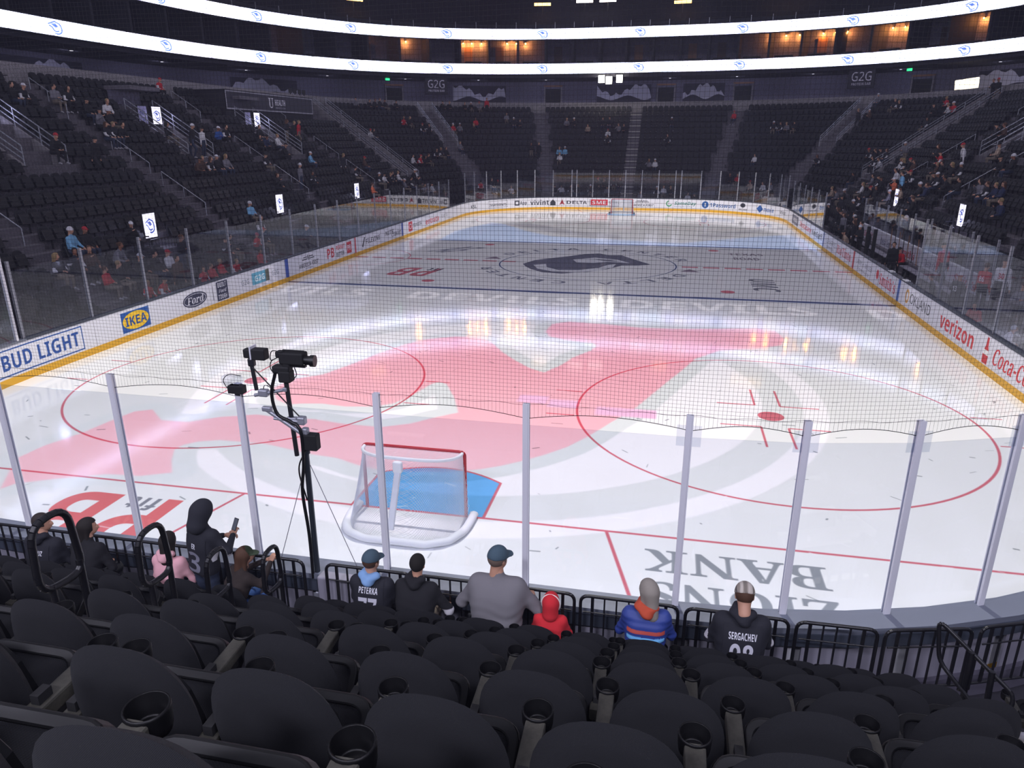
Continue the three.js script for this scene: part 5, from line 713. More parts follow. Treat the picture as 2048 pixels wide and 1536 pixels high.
// merged body: torso and limbs, head and hands; groups: 0 skin, 1 top, 2 trousers, 3 shoes (4, 5: stripes where asked)
function bodyGeo(o) {
  const [J, P] = bodyPrims(o), f = sdfOf(P), lo = [9, 0, 9], hi = [-9, 0, -9]; for (const [c] of P) for (const i of [0, 1, 2]) { lo[i] = Math.min(lo[i], c[i] - 0.22, c[i + 3] - 0.22); hi[i] = Math.max(hi[i], c[i] + 0.22, c[i + 3] + 0.22); }
  lo[1] = Math.max(-0.05, lo[1]); const torso = nets(o.folds ? (p) => f(p) + 0.004 * Math.sin(p[1] * 60 + Math.sin(p[0] * 14) * 2.2) * Math.min(1, Math.max(0, (0.95 - p[1]) * 3)) + (o.puffer && p[1] > 0.5 && p[1] < 1.05 ? 0.006 * Math.abs(Math.sin(p[1] * 48)) : 0) : f, lo, hi, o.cell ?? 0.015), parts = [[torso, null]];
  const hd = (o.fine ? headGeo.fine : headGeo.low).clone(); const R = new THREE.Matrix4().makeRotationFromEuler(new THREE.Euler(o.nodX ?? -0.05, o.turn ?? 0, 0, 'YXZ')).setPosition(J.head); hd.applyMatrix4(R); parts.push([hd, 0]);
  if (o.fine) for (const k of ['R', 'L']) { const w = J['hand' + k].clone().sub(J['el' + k]).normalize(), h = (k === 'R' ? handR : handL).clone(), m = new THREE.Matrix4().lookAt(V(0, 0, 0), w, V(0, 1, 0)); h.applyMatrix4(m.setPosition(J['hand' + k])); parts.push([h, 0]); }
  const pos = [], nor = [], ix = [[], [], [], [], [], []];
  for (const [g, reg] of parts) { const base = pos.length / 3, p = g.attributes.position.array, i = g.index.array; for (let k = 0; k < p.length; k++) { pos.push(p[k]); nor.push(g.attributes.normal.array[k]); }
    for (let k = 0; k < i.length; k += 3) { let r = reg; if (r === null) { const m = [0, 1, 2].map((a) => (p[3 * i[k] + a] + p[3 * i[k + 1] + a] + p[3 * i[k + 2] + a]) / 3); let bd = 9; for (const [c, q] of P) { const d = cone(m, c); if (d < bd) { bd = d; r = q; } } if (o.band) r = o.band(m, r); } ix[r].push(base + i[k], base + i[k + 1], base + i[k + 2]); } }
  const g = new THREE.BufferGeometry(); g.setAttribute('position', new THREE.Float32BufferAttribute(pos, 3)); g.setAttribute('normal', new THREE.Float32BufferAttribute(nor, 3)); const all = []; ix.forEach((l, k) => { if (l.length) { g.addGroup(all.length, l.length, k); for (const q of l) all.push(q); } }); g.setIndex(all);
  return { g, J, f, R };
}
const CL = { skin: std(0xb88a72, 0.6), skin2: std(0x8a5d48, 0.6), dk: std(0x17171d, 0.9), dw: std(0x1c1d26, 0.9), wh: std(0xc9c7cc, 0.9), gy: std(0x6d6b74, 0.9), rd: std(0xb41f2b, 0.85), br: std(0x4a342b, 0.9), bl: std(0x234a8c, 0.85), nv: std(0x202a48, 0.9), lb: std(0x6fa3c8, 0.85), or: std(0xcf6a45, 0.85), be: std(0xa08c7c, 0.9), vw: std(0x20222e, 0.9), jean: std(0x2a3348, 0.9), pants: std(0x1a1a20, 0.9), tan: std(0x6c6258, 0.9), shoe: std(0x9a98a0, 0.7), hairB: std(0x1a1411, 0.8), hairN: std(0x4a3020, 0.8), hairG: std(0x8a7452, 0.8), capK: std(0x14151b, 0.8), capW: std(0xcac8d0, 0.8), capR: std(0xa82630, 0.8) };
const NAMES = { dk: 'black', dw: 'black and white', wh: 'white', gy: 'grey', rd: 'red', br: 'brown', bl: 'blue', nv: 'navy', lb: 'light blue', or: 'orange', be: 'beige', vw: 'black varsity' };
const whiteSleeve = (m, r) => (r === 1 && Math.abs(m[0]) > 0.2 && m[1] < 0.86 ? 4 : r);
const POSES = [
  { pose: 'sit', lean: 0.05 }, { pose: 'sit', lean: 0.42, handR: [0.1, 0.62, -0.42], handL: [-0.1, 0.62, -0.42], spread: 0.05 }, { pose: 'sit', lean: -0.08, handR: [0.06, 0.72, -0.25], handL: [-0.08, 0.68, -0.26], turn: 0.5 }, { pose: 'sit', lean: 0.15, handR: [0.12, 0.98, -0.3], turn: -0.5 },
  { pose: 'stand', lean: 0.05 }, { pose: 'stand', lean: 0.12, handR: [0.12, 1.22, -0.28], handL: [-0.1, 1.18, -0.28], turn: 0.4 }, { pose: 'stand', lean: 0.2, stride: 0.2 }].map((o) => ({ o, plain: bodyGeo({ ...o, cell: 0.034 }), sleeve: bodyGeo({ ...o, cell: 0.034, band: whiteSleeve }) }));
const CROWD = `-25.7 7.4 13 dw;-25.7 7.8 13 dk;-25.6 5.4 13 gy;-25.6 4.8 13 dw;-24.8 4.4 12 dk;-24.0 3.9 11 dk;-24.8 3.2 12 wh;-24.0 4.7 11 gy;-23.1 4.5 10 dk;-23.1 5.4 10 dw;-23.1 4.9 10 dw;-22.3 9.7 9 dk;-21.4 8.4 8 dk 1;-27.3 -4.6 15 rd;-22.3 -0.1 9 dk 1;-23.1 0.7 10 dk;-20.6 2.3 7 br;-20.6 1.8 7 br;-22.3 -1.1 9 wh 1;-22.3 -2.7 9 bl 1;-23.1 -4.5 10 dw;-22.3 -7.8 9 nv;-23.1 -8.7 10 dk;-22.3 -7.2 9 dk;-23.1 -12.4 10 dw 1;-23.1 -13.4 10 dk 1;-23.1 -14.1 10 rd 1;-22.3 -9.5 9 wh;-21.4 -8.4 8 dk;-20.6 0.4 7 dk;-20.6 -0.5 7 gy;-20.6 1.3 7 dw;-20.6 -4.9 7 dw;-20.6 -10.7 7 lb;-18.9 -5.8 5 gy 1;-18.9 -7.3 5 dw;-18.9 -2.8 5 dk;-19.8 -14.2 6 dw 1;-19.8 -18.2 6 br;-17.2 -13.4 3 or;-18.9 -14.5 5 dw;-22.6 -26.5 10 wh;-22.5 -27.1 10 dk;-21.7 -32.8 12 rd;-21.2 -33.5 12 dk;-20.1 -33.7 11 dw;-19.6 -34.2 11 dw;-25.6 -30.6 15 gy;-24.9 -32.0 15 dk;-24.6 -32.6 15 dk;-24.2 -33.3 15 dk;-23.9 -34.0 15 dk;-23.3 -35.0 15 dk;-19.6 -38.9 15 dk;-19.1 -39.5 15 dk;-17.7 -40.5 15 dk;-17.1 -41.1 15 dk;-16.3 -41.5 15 gy;-15.6 -41.9 15 rd 1;-17.7 -36.3 11 rd;-17.2 -36.8 11 gy;-16.0 -37.7 11 dk;-16.0 -38.7 12 rd;-13.3 -41.2 13 gy;-12.4 -40.6 12 dk;-11.8 -40.9 12 dk;-16.4 -34.0 8 gy;-9.9 -37.2 7 dk 1;-9.2 -37.5 7 dk 1;-18.9 -27.0 6 wh;-18.6 -27.8 6 rd;-18.3 -28.5 6 dk;-18.0 -29.1 6 dk;-17.9 -30.9 7 dw;-17.5 -31.4 7 dw;-17.2 -31.9 7 dk;-17.9 -23.9 4 dk;-17.8 -24.6 4 wh;-18.1 -17.1 4 dw;-18.1 -17.8 4 wh;-18.1 -18.7 4 dk;-18.1 -19.5 4 dw;-18.1 -21.0 4 wh;-17.2 -20.2 3 gy;-17.3 -21.9 3 dw;-17.1 -23.5 3 dk;-16.4 -22.5 2 gy;-16.2 -24.0 2 wh;-13.4 -29.9 2 rd;-12.5 -30.8 2 dk;-12.1 -31.2 2 dk;-10.7 -31.2 1 wh;-7.1 -42.2 12 gy;-6.3 -42.3 12 dk;-4.7 -41.5 11 be;-2.6 -40.7 10 wh;-3.3 -42.3 12 dk;-2.6 -42.3 12 dk;-1.6 -41.5 11 gy;-1.0 -41.5 11 dk;-2.5 -39.8 9 dw;-7.2 -37.9 7 lb;-6.6 -38.0 7 lb;-7.0 -37.1 6 wh;3.4 -39.8 9 dw;1.8 -36.5 5 gy;2.4 -36.5 5 wh;3.7 -42.3 12 dk;-6.8 -32.9 1 dk;-6.2 -33.0 1 wh;-5.3 -33.1 1 dw;-4.6 -33.1 1 dk;-3.4 -33.1 1 dw;-2.8 -33.9 2 dk;-2.2 -33.9 2 dk;-1.8 -33.1 1 gy;-1.3 -33.9 2 dw;-0.7 -33.9 2 dk;1.3 -32.3 0 gy;2.8 -33.1 1 dw;3.4 -33.1 1 wh;4.0 -33.1 1 dk;5.6 -32.2 0 wh;6.2 -32.1 0 dk;9.3 -33.7 3 dk;9.9 -33.4 3 rd;11.0 -32.0 2 be;12.1 -31.1 2 wh;12.6 -30.7 2 gy;9.8 -42.5 13 rd;13.3 -39.4 11 dw;13.9 -39.0 11 dw;14.5 -38.6 11 gy;15.0 -38.2 11 dk;11.5 -35.6 6 wh;16.3 -31.7 6 dw;19.9 -35.2 12 dk 1;20.6 -34.4 12 br 1;21.7 -37.0 15 gy;22.5 -34.6 14 dw;22.9 -34.0 14 dw;24.3 -29.3 13 dk;25.1 -29.6 14 rd;24.9 -27.9 13 wh;24.9 -27.2 13 rd;23.2 -27.5 11 dw;27.0 -26.2 15 dk 1;27.1 -25.5 15 dk 1;19.6 -27.6 7 dw;19.8 -27.0 7 dk;20.0 -26.3 7 dk;20.2 -25.5 7 dw;20.6 -22.2 7 gy 1;19.4 -25.0 6 dw;19.6 -24.1 6 wh;19.8 -19.8 6 wh;20.6 -15.1 7 dk 1;20.6 -14.4 7 rd;20.6 -10.7 7 wh 1;23.1 -12.9 10 dk;23.1 -12.3 10 br;21.4 -8.3 8 be;20.6 -4.9 7 dk;20.6 -4.0 7 dk;16.3 -23.9 2 be;16.4 -21.9 2 gy;17.3 -19.2 3 wh;17.8 -24.5 4 dk;18.1 -20.1 4 gy;18.1 -18.2 4 dw;18.1 -17.3 4 dk;18.9 -16.5 5 wh;18.1 -12.8 4 lb 1;18.1 -14.1 4 or;18.9 -14.4 5 dk;18.9 -13.2 5 dw;18.9 -9.7 5 dk;18.9 -9.0 5 dw;19.8 -9.8 6 dk;19.8 -8.6 6 dw;18.9 -7.0 5 dk;19.8 -12.5 6 br;19.8 -11.7 6 dk;19.8 -18.0 6 dk;19.8 -16.9 6 br;19.8 -19.0 6 dw;17.3 -9.7 3 be 1;18.1 -8.2 4 nv;18.9 -1.9 5 dw;18.9 -2.6 5 gy;18.9 -0.9 5 nv;16.4 -20.4 2 dk;16.4 -15.3 2 dw;17.3 -15.5 3 dk;17.2 -16.2 3 dk;17.3 -12.3 3 gy;18.1 -9.1 4 dk;18.9 -5.6 5 dk;18.9 -0.3 5 nv;18.1 2.2 4 nv;17.3 -7.0 3 dk;-17.2 15.2 3 lb;-17.2 14.5 3 dk;-16.4 16.1 2 vw;-16.4 16.8 2 dw;-16.4 15.4 2 br;-15.6 14.9 1 dk;-16.4 14.1 2 gy;-15.6 15.6 1 rd;-15.6 13.7 1 dk;-15.6 13.0 1 dk;-14.7 12.9 0 br 1;-15.6 12.1 1 wh;-15.6 11.3 1 dk 1;-14.7 14.8 0 rd;-14.7 14.1 0 rd;-14.7 11.4 0 rd;-14.7 10.7 0 rd;-14.7 10.0 0 rd;-14.7 9.1 0 rd;-15.6 8.3 1 dw;-15.6 7.7 1 dk;-14.7 6.9 0 rd;-15.6 5.6 1 rd;-15.6 4.8 1 dw;-17.3 2.9 3 lb;-16.4 4.0 2 dw;-14.7 2.2 0 dk 1;-17.2 12.1 3 dk`.split(';').map((s) => { const q = s.trim().split(/\s+/); return { x: +q[0], z: +q[1], k: +q[2], c: q[3], st: q[4] === '1' }; });
const ROWN = ['front row', 'second row', 'third row', 'fourth row', 'fifth row', 'sixth row', 'seventh row', 'eighth row', 'ninth row', 'tenth row', 'eleventh row', 'twelfth row', 'thirteenth row', 'fourteenth row', 'fifteenth row', 'top row'];
const standOf = (x, z) => (Math.abs(z) <= CZ ? (x < 0 ? 'left stand' : 'right stand') : z < -CZ && Math.abs(x) < CX + 4 ? 'far end stand' : x < 0 ? 'far left corner' : 'far right corner');
{
  const seen = {}, total = {}, key = (p) => [standOf(p.x, p.z), p.k, p.c, p.st].join(), ang = (p) => Math.atan2(p.x - 4.04, 37.95 - p.z); CROWD.sort((a, b) => ang(a) - ang(b)); for (const p of CROWD) total[key(p)] = (total[key(p)] ?? 0) + 1;
  CROWD.forEach((p, i) => {
    const cx = Math.max(-CX, Math.min(CX, p.x)), cz = Math.max(-CZ, Math.min(CZ, p.z)), ry = Math.atan2(p.x - cx, p.z - cz), q = key(p), n = seen[q] = (seen[q] ?? -1) + 1, st = standOf(p.x, p.z);
    const pi = p.st ? 4 + i % 3 : i % 4, A = POSES[pi], B = p.c === 'dw' || p.c === 'vw' || (p.c === 'rd' && i % 2) ? A.sleeve : A.plain;
    const lab = `${p.st ? 'standing' : 'seated'} person in ${NAMES[p.c]}, ${st}, ${ROWN[p.k]}` + (total[q] > 1 ? `, ${ORDS[n]} such from the left` : '');
    const t = thing('person', lab, 'person', [p.x, rowY(p.k), p.z], ry + (rnd() - 0.5) * 0.5, st + ' crowd'), sk = i % 5 === 3 ? CL.skin2 : CL.skin, s = (p.k < 2 && p.c === 'rd' ? 0.82 : 0.95) + rnd() * 0.1; t.scale.setScalar(s);
    put('body', B.g, [sk, CL[p.c], [CL.jean, CL.pants, CL.tan, CL.pants][i % 4], CL.shoe, CL.wh, CL.wh], t);
    const hk = ['short', 'cap', 'long', 'short', 'beanie', 'cap', 'bun'][i % 7], h = put(hk === 'cap' ? 'cap' : hk === 'beanie' ? 'beanie' : 'hair', hairGeo[hk].low, hk === 'cap' ? [CL.capK, CL.capW, CL.capR][i % 3] : hk === 'beanie' ? [CL.capW, CL.capK][i % 2] : [CL.hairB, CL.hairN, CL.hairG][i % 3], t); h.applyMatrix4(B.R);
  });
}
// ------------------------------------------------------------------ spectators in the front row, seen from behind
function backPatch(B, x0, x1, y0, y1, tex, z0 = 0.5) {
  const nx = 14, ny = 12, pos = [], uv = [], ix = [];
  for (let j = 0; j <= ny; j++) for (let i = 0; i <= nx; i++) { const x = x0 + (x1 - x0) * i / nx, y = y0 + (y1 - y0) * j / ny; let z = z0; for (let k = 0; k < 60; k++) { const d = B.f([x, y, z]); if (d < 0.006) break; z -= Math.max(0.004, d * 0.8); if (z < -0.45) break; } pos.push(x, y, Math.max(z, -0.4) + 0.002); uv.push(i / nx, j / ny); if (i && j) { const o = j * (nx + 1) + i; ix.push(o - nx - 2, o - nx - 1, o, o - nx - 2, o, o - 1); } }
  const g = new THREE.BufferGeometry(); g.setAttribute('position', new THREE.Float32BufferAttribute(pos, 3)); g.setAttribute('uv', new THREE.Float32BufferAttribute(uv, 2)); g.setIndex(ix); g.computeVertexNormals(); return [g, std(0xffffff, 0.85, 0, { map: tex })];
}
const JERSEY = 'rgb(26,27,36)';
const jerseyTex = (name, num, numCol = 'rgb(196,196,206)') => panelTex(256, 256, (g) => { g.fillStyle = JERSEY; g.fillRect(0, 0, 256, 256); text(g, name, 128, 58, Math.min(190, 24 * name.length), 38, SANS, 'rgb(214,214,222)'); text(g, num, 128, 176, 170, 150, SANS, numCol); });
function fan(label, x, z, y, o, mats, hair, hairMat, extra = {}) {
  const t = thing('person', label, 'person', [x, y, z], o.ry ?? 0, 'front row spectators'), B = bodyGeo({ fine: true, cell: 0.0135, folds: true, ...o }); t.scale.setScalar(o.s ?? 1);
  put('body', B.g, [mats[0], mats[1], mats[2], CL.shoe, mats[3] ?? mats[1], mats[4] ?? mats[1]], t);
  if (hair) { const h = put(extra.hairName ?? (hair === 'cap' ? 'cap' : hair === 'hood' ? 'hood' : 'hair'), hairGeo[hair].fine, hairMat, t); h.applyMatrix4(B.R); if (extra.hairScale) h.scale.multiplyScalar(extra.hairScale); }
  if (extra.under) { const h = put('hair', hairGeo[extra.under].fine, extra.underMat, t); h.applyMatrix4(B.R); }
  if (extra.patch) { const [x0, x1, y0, y1, tex] = extra.patch, [g, m] = backPatch(B, x0, x1, y0, y1, tex); put('jersey_print', g, m, t); }
  if (extra.collar) { const n = B.J.neck, g = nets((p) => { let d = cone(p, [n.x - 0.075, n.y + 0.02, n.z + 0.05, n.x, n.y - 0.02, n.z + 0.11, 0.045, 0.055]); d = smin(d, cone(p, [n.x + 0.075, n.y + 0.02, n.z + 0.05, n.x, n.y - 0.02, n.z + 0.11, 0.045, 0.055]), 0.04); return smin(d, cone(p, [n.x - 0.06, n.y + 0.04, n.z - 0.03, n.x - 0.075, n.y + 0.02, n.z + 0.05, 0.04, 0.045]), 0.03) + 0.004 * Math.sin(p[1] * 70 + p[0] * 30); }, [n.x - 0.17, n.y - 0.12, n.z - 0.12], [n.x + 0.17, n.y + 0.14, n.z + 0.22], 0.011); put('folded_hood', g, extra.collar, t); }
  return [t, B];
}
const FY = nfloor(7), FZ = 31.38, dkJ = std(0x1b1c25, 0.85), teal = std(0x3f5360, 0.85), ltBlue = std(0x7ba0cc, 0.9), blackC = std(0x15151a, 0.9), pink = std(0xd8a3aa, 0.9), greyS = std(0x9a979c, 0.95, 0, { map: grain }), greenC = std(0x3d4a34, 0.9), redH = std(0xc4242e, 0.9), bluJ = std(0x2b3f88, 0.6), orangeH = std(0xb5492f, 0.9), hairGrey = std(0x8c857c, 0.75);
fan('man in a dark hooded jersey at the left edge, head turned to the right', -3.42, FZ, FY, { lean: 0.12, turn: -1.1, bulk: 1.12 }, [CL.skin, dkJ, CL.pants], 'short', std(0x2e2622, 0.8), { collar: dkJ, patch: [-0.17, 0.17, 0.62, 1.0, jerseyTex('BERTUZ', '1')] });
fan('person with dark curly hair in black behind the nearest looped rail', -2.88, FZ - 0.02, FY, { lean: 0.32, turn: -0.9, s: 0.96 }, [CL.skin, blackC, CL.pants], 'long', CL.hairB);
fan('girl with long dark hair in a pink hoodie sitting by the fence', -1.66, FZ, FY, { lean: 0.18, s: 0.95, bulk: 0.92 }, [CL.skin, pink, CL.jean], 'long', CL.hairB, { collar: pink });
{ const [t, B] = fan('standing fan with hood up in a black number 3 jersey, looking at a phone', -1.16, FZ - 0.06, FY, { pose: 'stand', lean: 0.1, ry: -0.35, s: 0.98, bulk: 1.08, longTop: true, handR: [0.16, 1.27, -0.34], handL: [-0.02, 1.2, -0.34], nodX: -0.35, band: (m, r) => (r === 1 && Math.abs(m[0]) > 0.2 && m[1] > 1.08 && m[1] < 1.18 ? 4 : r === 1 && m[1] < 0.83 && m[1] > 0.8 ? 4 : r) }, [CL.skin, dkJ, CL.jean, CL.wh], 'hood', std(0x24252d, 0.95), { patch: [-0.18, 0.18, 0.92, 1.38, jerseyTex('ER', '3', 'rgb(120,120,134)')] });
  const p = thing('smartphone', 'dark smartphone in the hand of the hooded number 3 fan', 'phone', [-0.86, FY + 1.38, FZ - 0.33], -0.35); put('phone_body', rbox(0.075, 0.15, 0.009, 0.004, 0, 0, 0).rotateX(-0.5), M.black, p); put('phone_screen', new THREE.PlaneGeometry(0.066, 0.136).rotateX(-0.5).translate(0, 0.003, 0.006), std(0x5a6068, 0.3), p); }
fan('person in an olive green cap leaning forward with both hands raised', -0.8, FZ + 0.06, FY, { lean: 0.45, turn: -0.35, ry: -0.5, s: 0.9, handR: [0.12, 1.0, -0.58], handL: [0.0, 0.98, -0.58] }, [CL.skin, std(0x2a211e, 0.9), std(0x2f4f86, 0.9)], 'cap', greenC, { under: 'long', underMat: CL.hairN });
fan('fan in a PETERKA jersey with a light blue hood and dark cap', 1.0, FZ, FY, { lean: 0.06, turn: -0.35, s: 1.03, bulk: 1.08 }, [CL.skin, dkJ, CL.pants], 'cap', teal, { collar: ltBlue, under: 'short', underMat: CL.hairN, patch: [-0.17, 0.17, 0.62, 1.06, jerseyTex('PETERKA', '77')] });
{ const c = panelTex(256, 96, (g) => { g.fillStyle = 'rgb(21,21,26)'; g.fillRect(0, 0, 256, 96); g.save(); text(g, 'Utah', 128, 50, 190, 60, 'italic bold SIZE serif', 'rgb(150,150,158)'); g.restore(); });
  fan('person in a black jacket with script lettering, white and blue elbow, beside PETERKA', 1.5, FZ + 0.02, FY, { lean: 0.3, s: 1.0, bulk: 1.12, handR: [0.3, 0.62, -0.35], band: (m, r) => (r === 1 && m[0] > 0.3 && m[1] < 0.72 ? (m[1] < 0.64 ? 5 : 4) : r) }, [CL.skin, blackC, CL.tan, CL.wh, ltBlue], 'short', std(0x16130f, 0.9), { patch: [-0.16, 0.16, 0.56, 0.72, c], collar: blackC }); }
fan('large man in a grey sweatshirt and dark cap sitting above the fence', 2.47, FZ + 0.05, FY + 0.08, { lean: 0.14, turn: -0.55, s: 1.14, bulk: 1.3, longTop: true, handR: [0.3, 0.72, -0.3], handL: [-0.26, 0.7, -0.3] }, [CL.skin, greyS, std(0x24252e, 0.9)], 'cap', teal, { under: 'short', underMat: std(0x6a5a50, 0.8) });
{ const [t, B] = fan('small child in a red hood with white trim below the grey man', 3.06, FZ + 0.02, FY + 0.1, { lean: 0.1, s: 0.76 }, [CL.skin, redH, CL.pants], 'hood', redH); const tr = put('hood_trim', new THREE.TorusGeometry(0.132, 0.013, 8, 32).scale(0.98, 1.2, 1).rotateX(0.15), std(0xe6ded8, 0.9), t); tr.position.set(B.J.head.x, B.J.head.y - 0.02, B.J.head.z + 0.02); }
fan('woman with grey hair in a blue padded jacket with red and light blue stripes', 4.08, FZ, FY, { lean: 0.12, turn: 0.55, s: 1.04, bulk: 1.06, puffer: true, longTop: true, band: (m, r) => (r === 1 && Math.abs(m[0]) < 0.19 && m[2] > -0.1 ? (m[1] > 0.845 && m[1] < 0.885 ? 4 : m[1] > 0.77 && m[1] < 0.812 ? 5 : r) : r) }, [CL.skin, bluJ, CL.jean, std(0xb04a40, 0.6), std(0x6fb4e6, 0.6)], 'long', hairGrey, { collar: orangeH });
{ const camo = panelTex(64, 64, (g) => { for (let i = 0; i < 120; i++) { g.fillStyle = ['rgb(190,182,172)', 'rgb(120,112,104)', 'rgb(150,140,130)', 'rgb(88,84,82)'][i % 4]; g.beginPath(); g.ellipse(rnd() * 64, rnd() * 64, 3 + rnd() * 8, 2 + rnd() * 5, rnd() * 3, 0, 7); g.fill(); } });
  const hg = hairGeo.cap.fine.clone(), p = hg.attributes.position, uv = new Float32Array(p.count * 2); for (let i = 0; i < p.count; i++) { uv[2 * i] = p.getX(i) * 4 + 0.5; uv[2 * i + 1] = (p.getY(i) + p.getZ(i)) * 3 + 0.5; } hg.setAttribute('uv', new THREE.BufferAttribute(uv, 2)); hairGeo.camo = { fine: hg };
  fan('fan in a SERGACHEV number 98 jersey and a camouflage cap', 5.04, FZ + 0.02, FY + 0.02, { lean: 0.1, nodX: -0.5, s: 1.1, bulk: 1.14, band: (m, r) => (r === 1 && Math.abs(m[0]) > 0.29 && m[1] > 0.72 && m[1] < 0.86 ? 4 : r) }, [CL.skin, dkJ, CL.pants, CL.wh], 'camo', std(0xffffff, 0.9, 0, { map: camo }), { hairName: 'cap', under: 'short', underMat: CL.hairN, collar: dkJ, patch: [-0.17, 0.17, 0.6, 1.02, jerseyTex('SERGACHEV', '98')] }); }
{ const c = panelTex(128, 128, (g) => { g.fillStyle = 'rgb(180,31,43)'; g.fillRect(0, 0, 128, 128); text(g, '63', 64, 64, 90, 90, SANS, 'rgb(226,222,222)', -0.3); });
  const [t, B] = fan('fan in a red jersey with white and black sleeve bands at the right edge', 7.55, 32.95, nfloor(5), { lean: 0.25, ry: 0.5, s: 1.02, bulk: 1.1, handL: [-0.22, 0.92, -0.42], band: (m, r) => (r === 1 && m[0] < -0.2 && m[2] < -0.08 ? (m[2] < -0.2 ? 1 : m[2] < -0.16 ? 4 : m[2] < -0.12 ? 5 : 4) : r) }, [CL.skin, CL.rd, CL.pants, CL.wh, blackC], 'short', CL.hairB, { patch: [-0.16, 0.16, 0.6, 0.95, c] }); }
// ------------------------------------------------------------------ team benches on the right
{
  const g = sgroup('wall_right', 'white advert wall and platform behind the team benches');
  put('bench_platform', box(2.2, 0.12, 19, 14.2, 0.06, 0), M.darkConcrete, g);
  const tx = panelTex(1024, 96, (q) => { q.fillStyle = 'rgb(196,194,206)'; q.fillRect(0, 0, 1024, 96); for (let i = 0; i < 5; i++) { text(q, i % 2 ? 'Delta Center' : 'Smith\'s', 110 + i * 200, 34, 120, 26, 'italic bold SIZE serif', i % 2 ? 'rgb(70,70,100)' : 'rgb(170,50,66)'); text(q, 'RioTinto', 110 + i * 200, 72, 90, 18, SERIF, 'rgb(90,80,110)'); } });
  put('bench_wall', box(0.12, 1.45, 19, 15.36, 0.72, 0), M.white, g); put('wall_print', new THREE.PlaneGeometry(18.8, 1.2).rotateY(-PI / 2).translate(15.29, 0.8, 0), std(0xffffff, 0.6, 0, { map: tx }), g);
  const spots = []; for (let z = -9.4; z <= 9.5; z += 2.35) spots.push([15.36, z, 1, 0]); glassRun('clear glass screen behind the team benches', spots, 2.85, M.steel, 1.45);
  for (const [z, w] of [[-5, 'far'], [4.6, 'near']]) { const t = thing('team_bench', `long plain ${w} team bench behind the right boards`, 'bench', [14.9, 0.12, z]); put('bench_top', rbox(0.4, 0.05, 7, 0.015, 0, 0.45, 0), M.boardBack, t); for (const o of [-3, 0, 3]) put('bench_leg', box(0.3, 0.43, 0.06, 0, 0.215, o), M.blackMatt, t); }
  for (const [z, w] of [[-0.6, 'nearer'], [-1.9, 'farther']]) { const t = thing('gate_post', `tall dark ${w} padded post between the two team benches`, 'post', [13.9, 0.12, z]); put('post_body', rbox(0.16, 1.9, 0.16, 0.03, 0, 0.95, 0), M.blackMatt, t); put('post_cap', rbox(0.18, 0.05, 0.18, 0.02, 0, 1.92, 0), M.steel, t); }
  const BOT = [[5.9, 'farther'], [7.9, 'nearer']]; for (const [z, w] of BOT) { const t = thing('drink_bottle', `${w} dark drink bottle with white towel on the right boards`, 'bottle', [13.0, 1.1, z]); put('bottle_body', new THREE.LatheGeometry([[0.001, 0], [0.04, 0], [0.042, 0.16], [0.03, 0.2], [0.018, 0.21], [0.016, 0.26], [0.001, 0.26]].map((p) => new THREE.Vector2(...p)), 12), M.black, t); put('towel', rbox(0.2, 0.03, 0.4, 0.012, 0, 0.015, 0.3), M.skirt, t); }
  for (let i = 0; i < 7; i++) { const t = thing('hockey_stick', `upright hockey stick leaning on the bench glass, ${ORD[i]} from the far end`, 'stick', [15.15, 0.12, -2.4 + i * 0.72], 0); put('stick_shaft', box(0.03, 1.75, 0.02, 0, 0.9, 0, 0, 0.04, 0.05), i % 2 ? M.black : M.wood, t); put('stick_blade', box(0.03, 0.07, 0.3, 0, 0.05, 0.12), M.black, t); }
  const bench = (label, x, y, z, ry, pi, mats, hk, hm, s = 1, sleeve) => { const A = POSES[pi], B = sleeve ? A.sleeve : A.plain, t = thing('person', label, 'person', [x, y, z], ry, 'people at the benches'); t.scale.setScalar(s); put('body', B.g, [CL.skin, mats[0], mats[1], CL.shoe, CL.wh, CL.wh], t); const h = put(hk === 'cap' ? 'cap' : 'hair', hairGeo[hk].low, hm, t); h.applyMatrix4(B.R); return t; };
  bench('man in a long black coat standing with his back turned at the bench', 14.0, 0.12, 2.4, PI * 0.85, 4, [CL.dk, CL.pants], 'short', CL.hairB, 0.95);
  bench('man in a bright red hoodie and black cap stepping along the bench', 14.25, 0.75, 8.0, PI * 0.15, 6, [CL.rd, CL.pants], 'cap', CL.capK, 1.0);
  bench('person in black bending over the boards below the red hoodie', 13.6, 0.1, 9.3, PI * 0.4, 6, [CL.dk, CL.pants], 'short', CL.hairB, 0.82);
  const kids = [['child in a black number 13 jersey behind the right glass', 14, 10.3, 0.1, 'dw', 5], ['child in a red number 86 jersey behind the right glass', 14.6, 10.8, 0.55, 'rd', 4], ['fan in a white number 30 jersey seen from behind at the right', 14.9, 11.4, 0.7, 'wh', 4], ['small child in red crouching against the right glass', 14, 12.3, 0.1, 'rd', 1], ['small child in a white jersey at the foot of the right glass', 13.7, 15.2, 0.1, 'wh', 1], ['person in a grey top leaning at the right edge behind the glass', 14.5, 13.9, 0.5, 'gy', 5], ['person in a dark coat and cap above the children in jerseys', 16, 11.6, 0.9, 'dk', 4], ['tall person in black at the right edge above the jerseys', 16.2, 13, 0.9, 'dk', 4]];
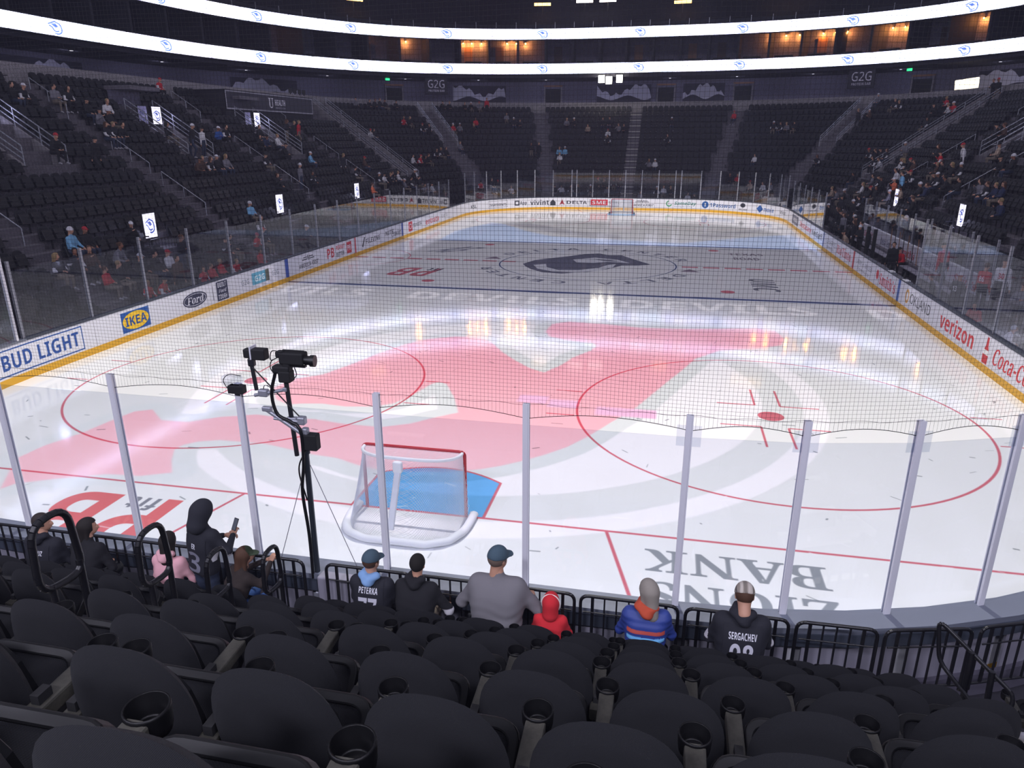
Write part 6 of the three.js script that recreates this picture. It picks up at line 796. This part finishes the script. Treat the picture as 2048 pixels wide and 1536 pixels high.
  kids.forEach(([lab, x, z, y, c, pi], i) => { const t = bench(lab, x, y, z, PI / 2 + (c === 'wh' ? PI * 0.9 : i * 0.3), pi, [CL[c], CL.pants], ['cap', 'short', 'cap', 'long', 'short', 'beanie', 'cap', 'short'][i], [CL.capW, CL.hairN, CL.capK, CL.hairB][i % 4], [0.95, 0.95, 1, 0.85, 0.8, 0.95, 1, 1][i], c === 'dw');
    const num = { 0: '13', 1: '86', 2: '30' }[i]; if (num) { const A = POSES[pi].plain, col = { 0: JERSEY, 1: 'rgb(180,31,43)', 2: 'rgb(201,199,204)' }[i], tx2 = panelTex(96, 96, (q) => { q.fillStyle = col; q.fillRect(0, 0, 96, 96); text(q, num, 48, 48, 70, 64, SANS, i === 2 ? 'rgb(170,36,48)' : 'rgb(226,224,230)'); }), [pg, pm] = backPatch(A, -0.13, 0.13, 1.08, 1.36, tx2); put('jersey_print', pg, pm, t); if (i < 2) t.rotation.y = -PI / 2 + 0.6; else t.rotation.y = -PI / 2 + 0.9; } });
  [[14.2, -2.9, 'dk', 4], [13.8, -5.5, 'be', 1], [14.1, -4.2, 'dk', 5], [14.4, -7, 'dw', 4], [14.6, -6.2, 'dk', 4], [14.9, 0.8, 'rd', 1], [15.9, -3, 'dk', 4], [16, 0.8, 'dk', 4], [16.0, 4.4, 'dk', 1], [14.8, -8.6, 'dw', 4], [15, -9.8, 'dk', 4], [14.6, -10.8, 'gy', 4], [15.4, -11.6, 'dw', 4], [14.8, -12.6, 'dk', 4], [15.6, -13.4, 'dk', 4], [15, -14.4, 'dw', 4], [15.2, -15.6, 'dk', 4], [15.6, -16.8, 'dw', 4], [15, -17.8, 'dk', 4]].forEach(([x, z, c, pi], i) => bench(`${pi === 1 ? 'seated' : 'standing'} person in ${NAMES[c]} behind the right boards, ${i < 7 ? 'far bench' : i < 9 ? 'bench glass' : 'past the benches'}, ${ORDS[i]} from centre`, x, x > 15.5 ? 0.75 : 0.12, z, PI / 2 + (i % 3 - 1) * 0.5, pi, [CL[c], CL.pants], ['short', 'cap', 'beanie', 'long'][i % 4], [CL.hairB, CL.capK, CL.capW, CL.hairN][i % 4], 0.97, c === 'dw'));
}
scene.traverse((o) => { if (o.isMesh) { o.castShadow = true; o.receiveShadow = true; } });
renderer.render(scene, camera);
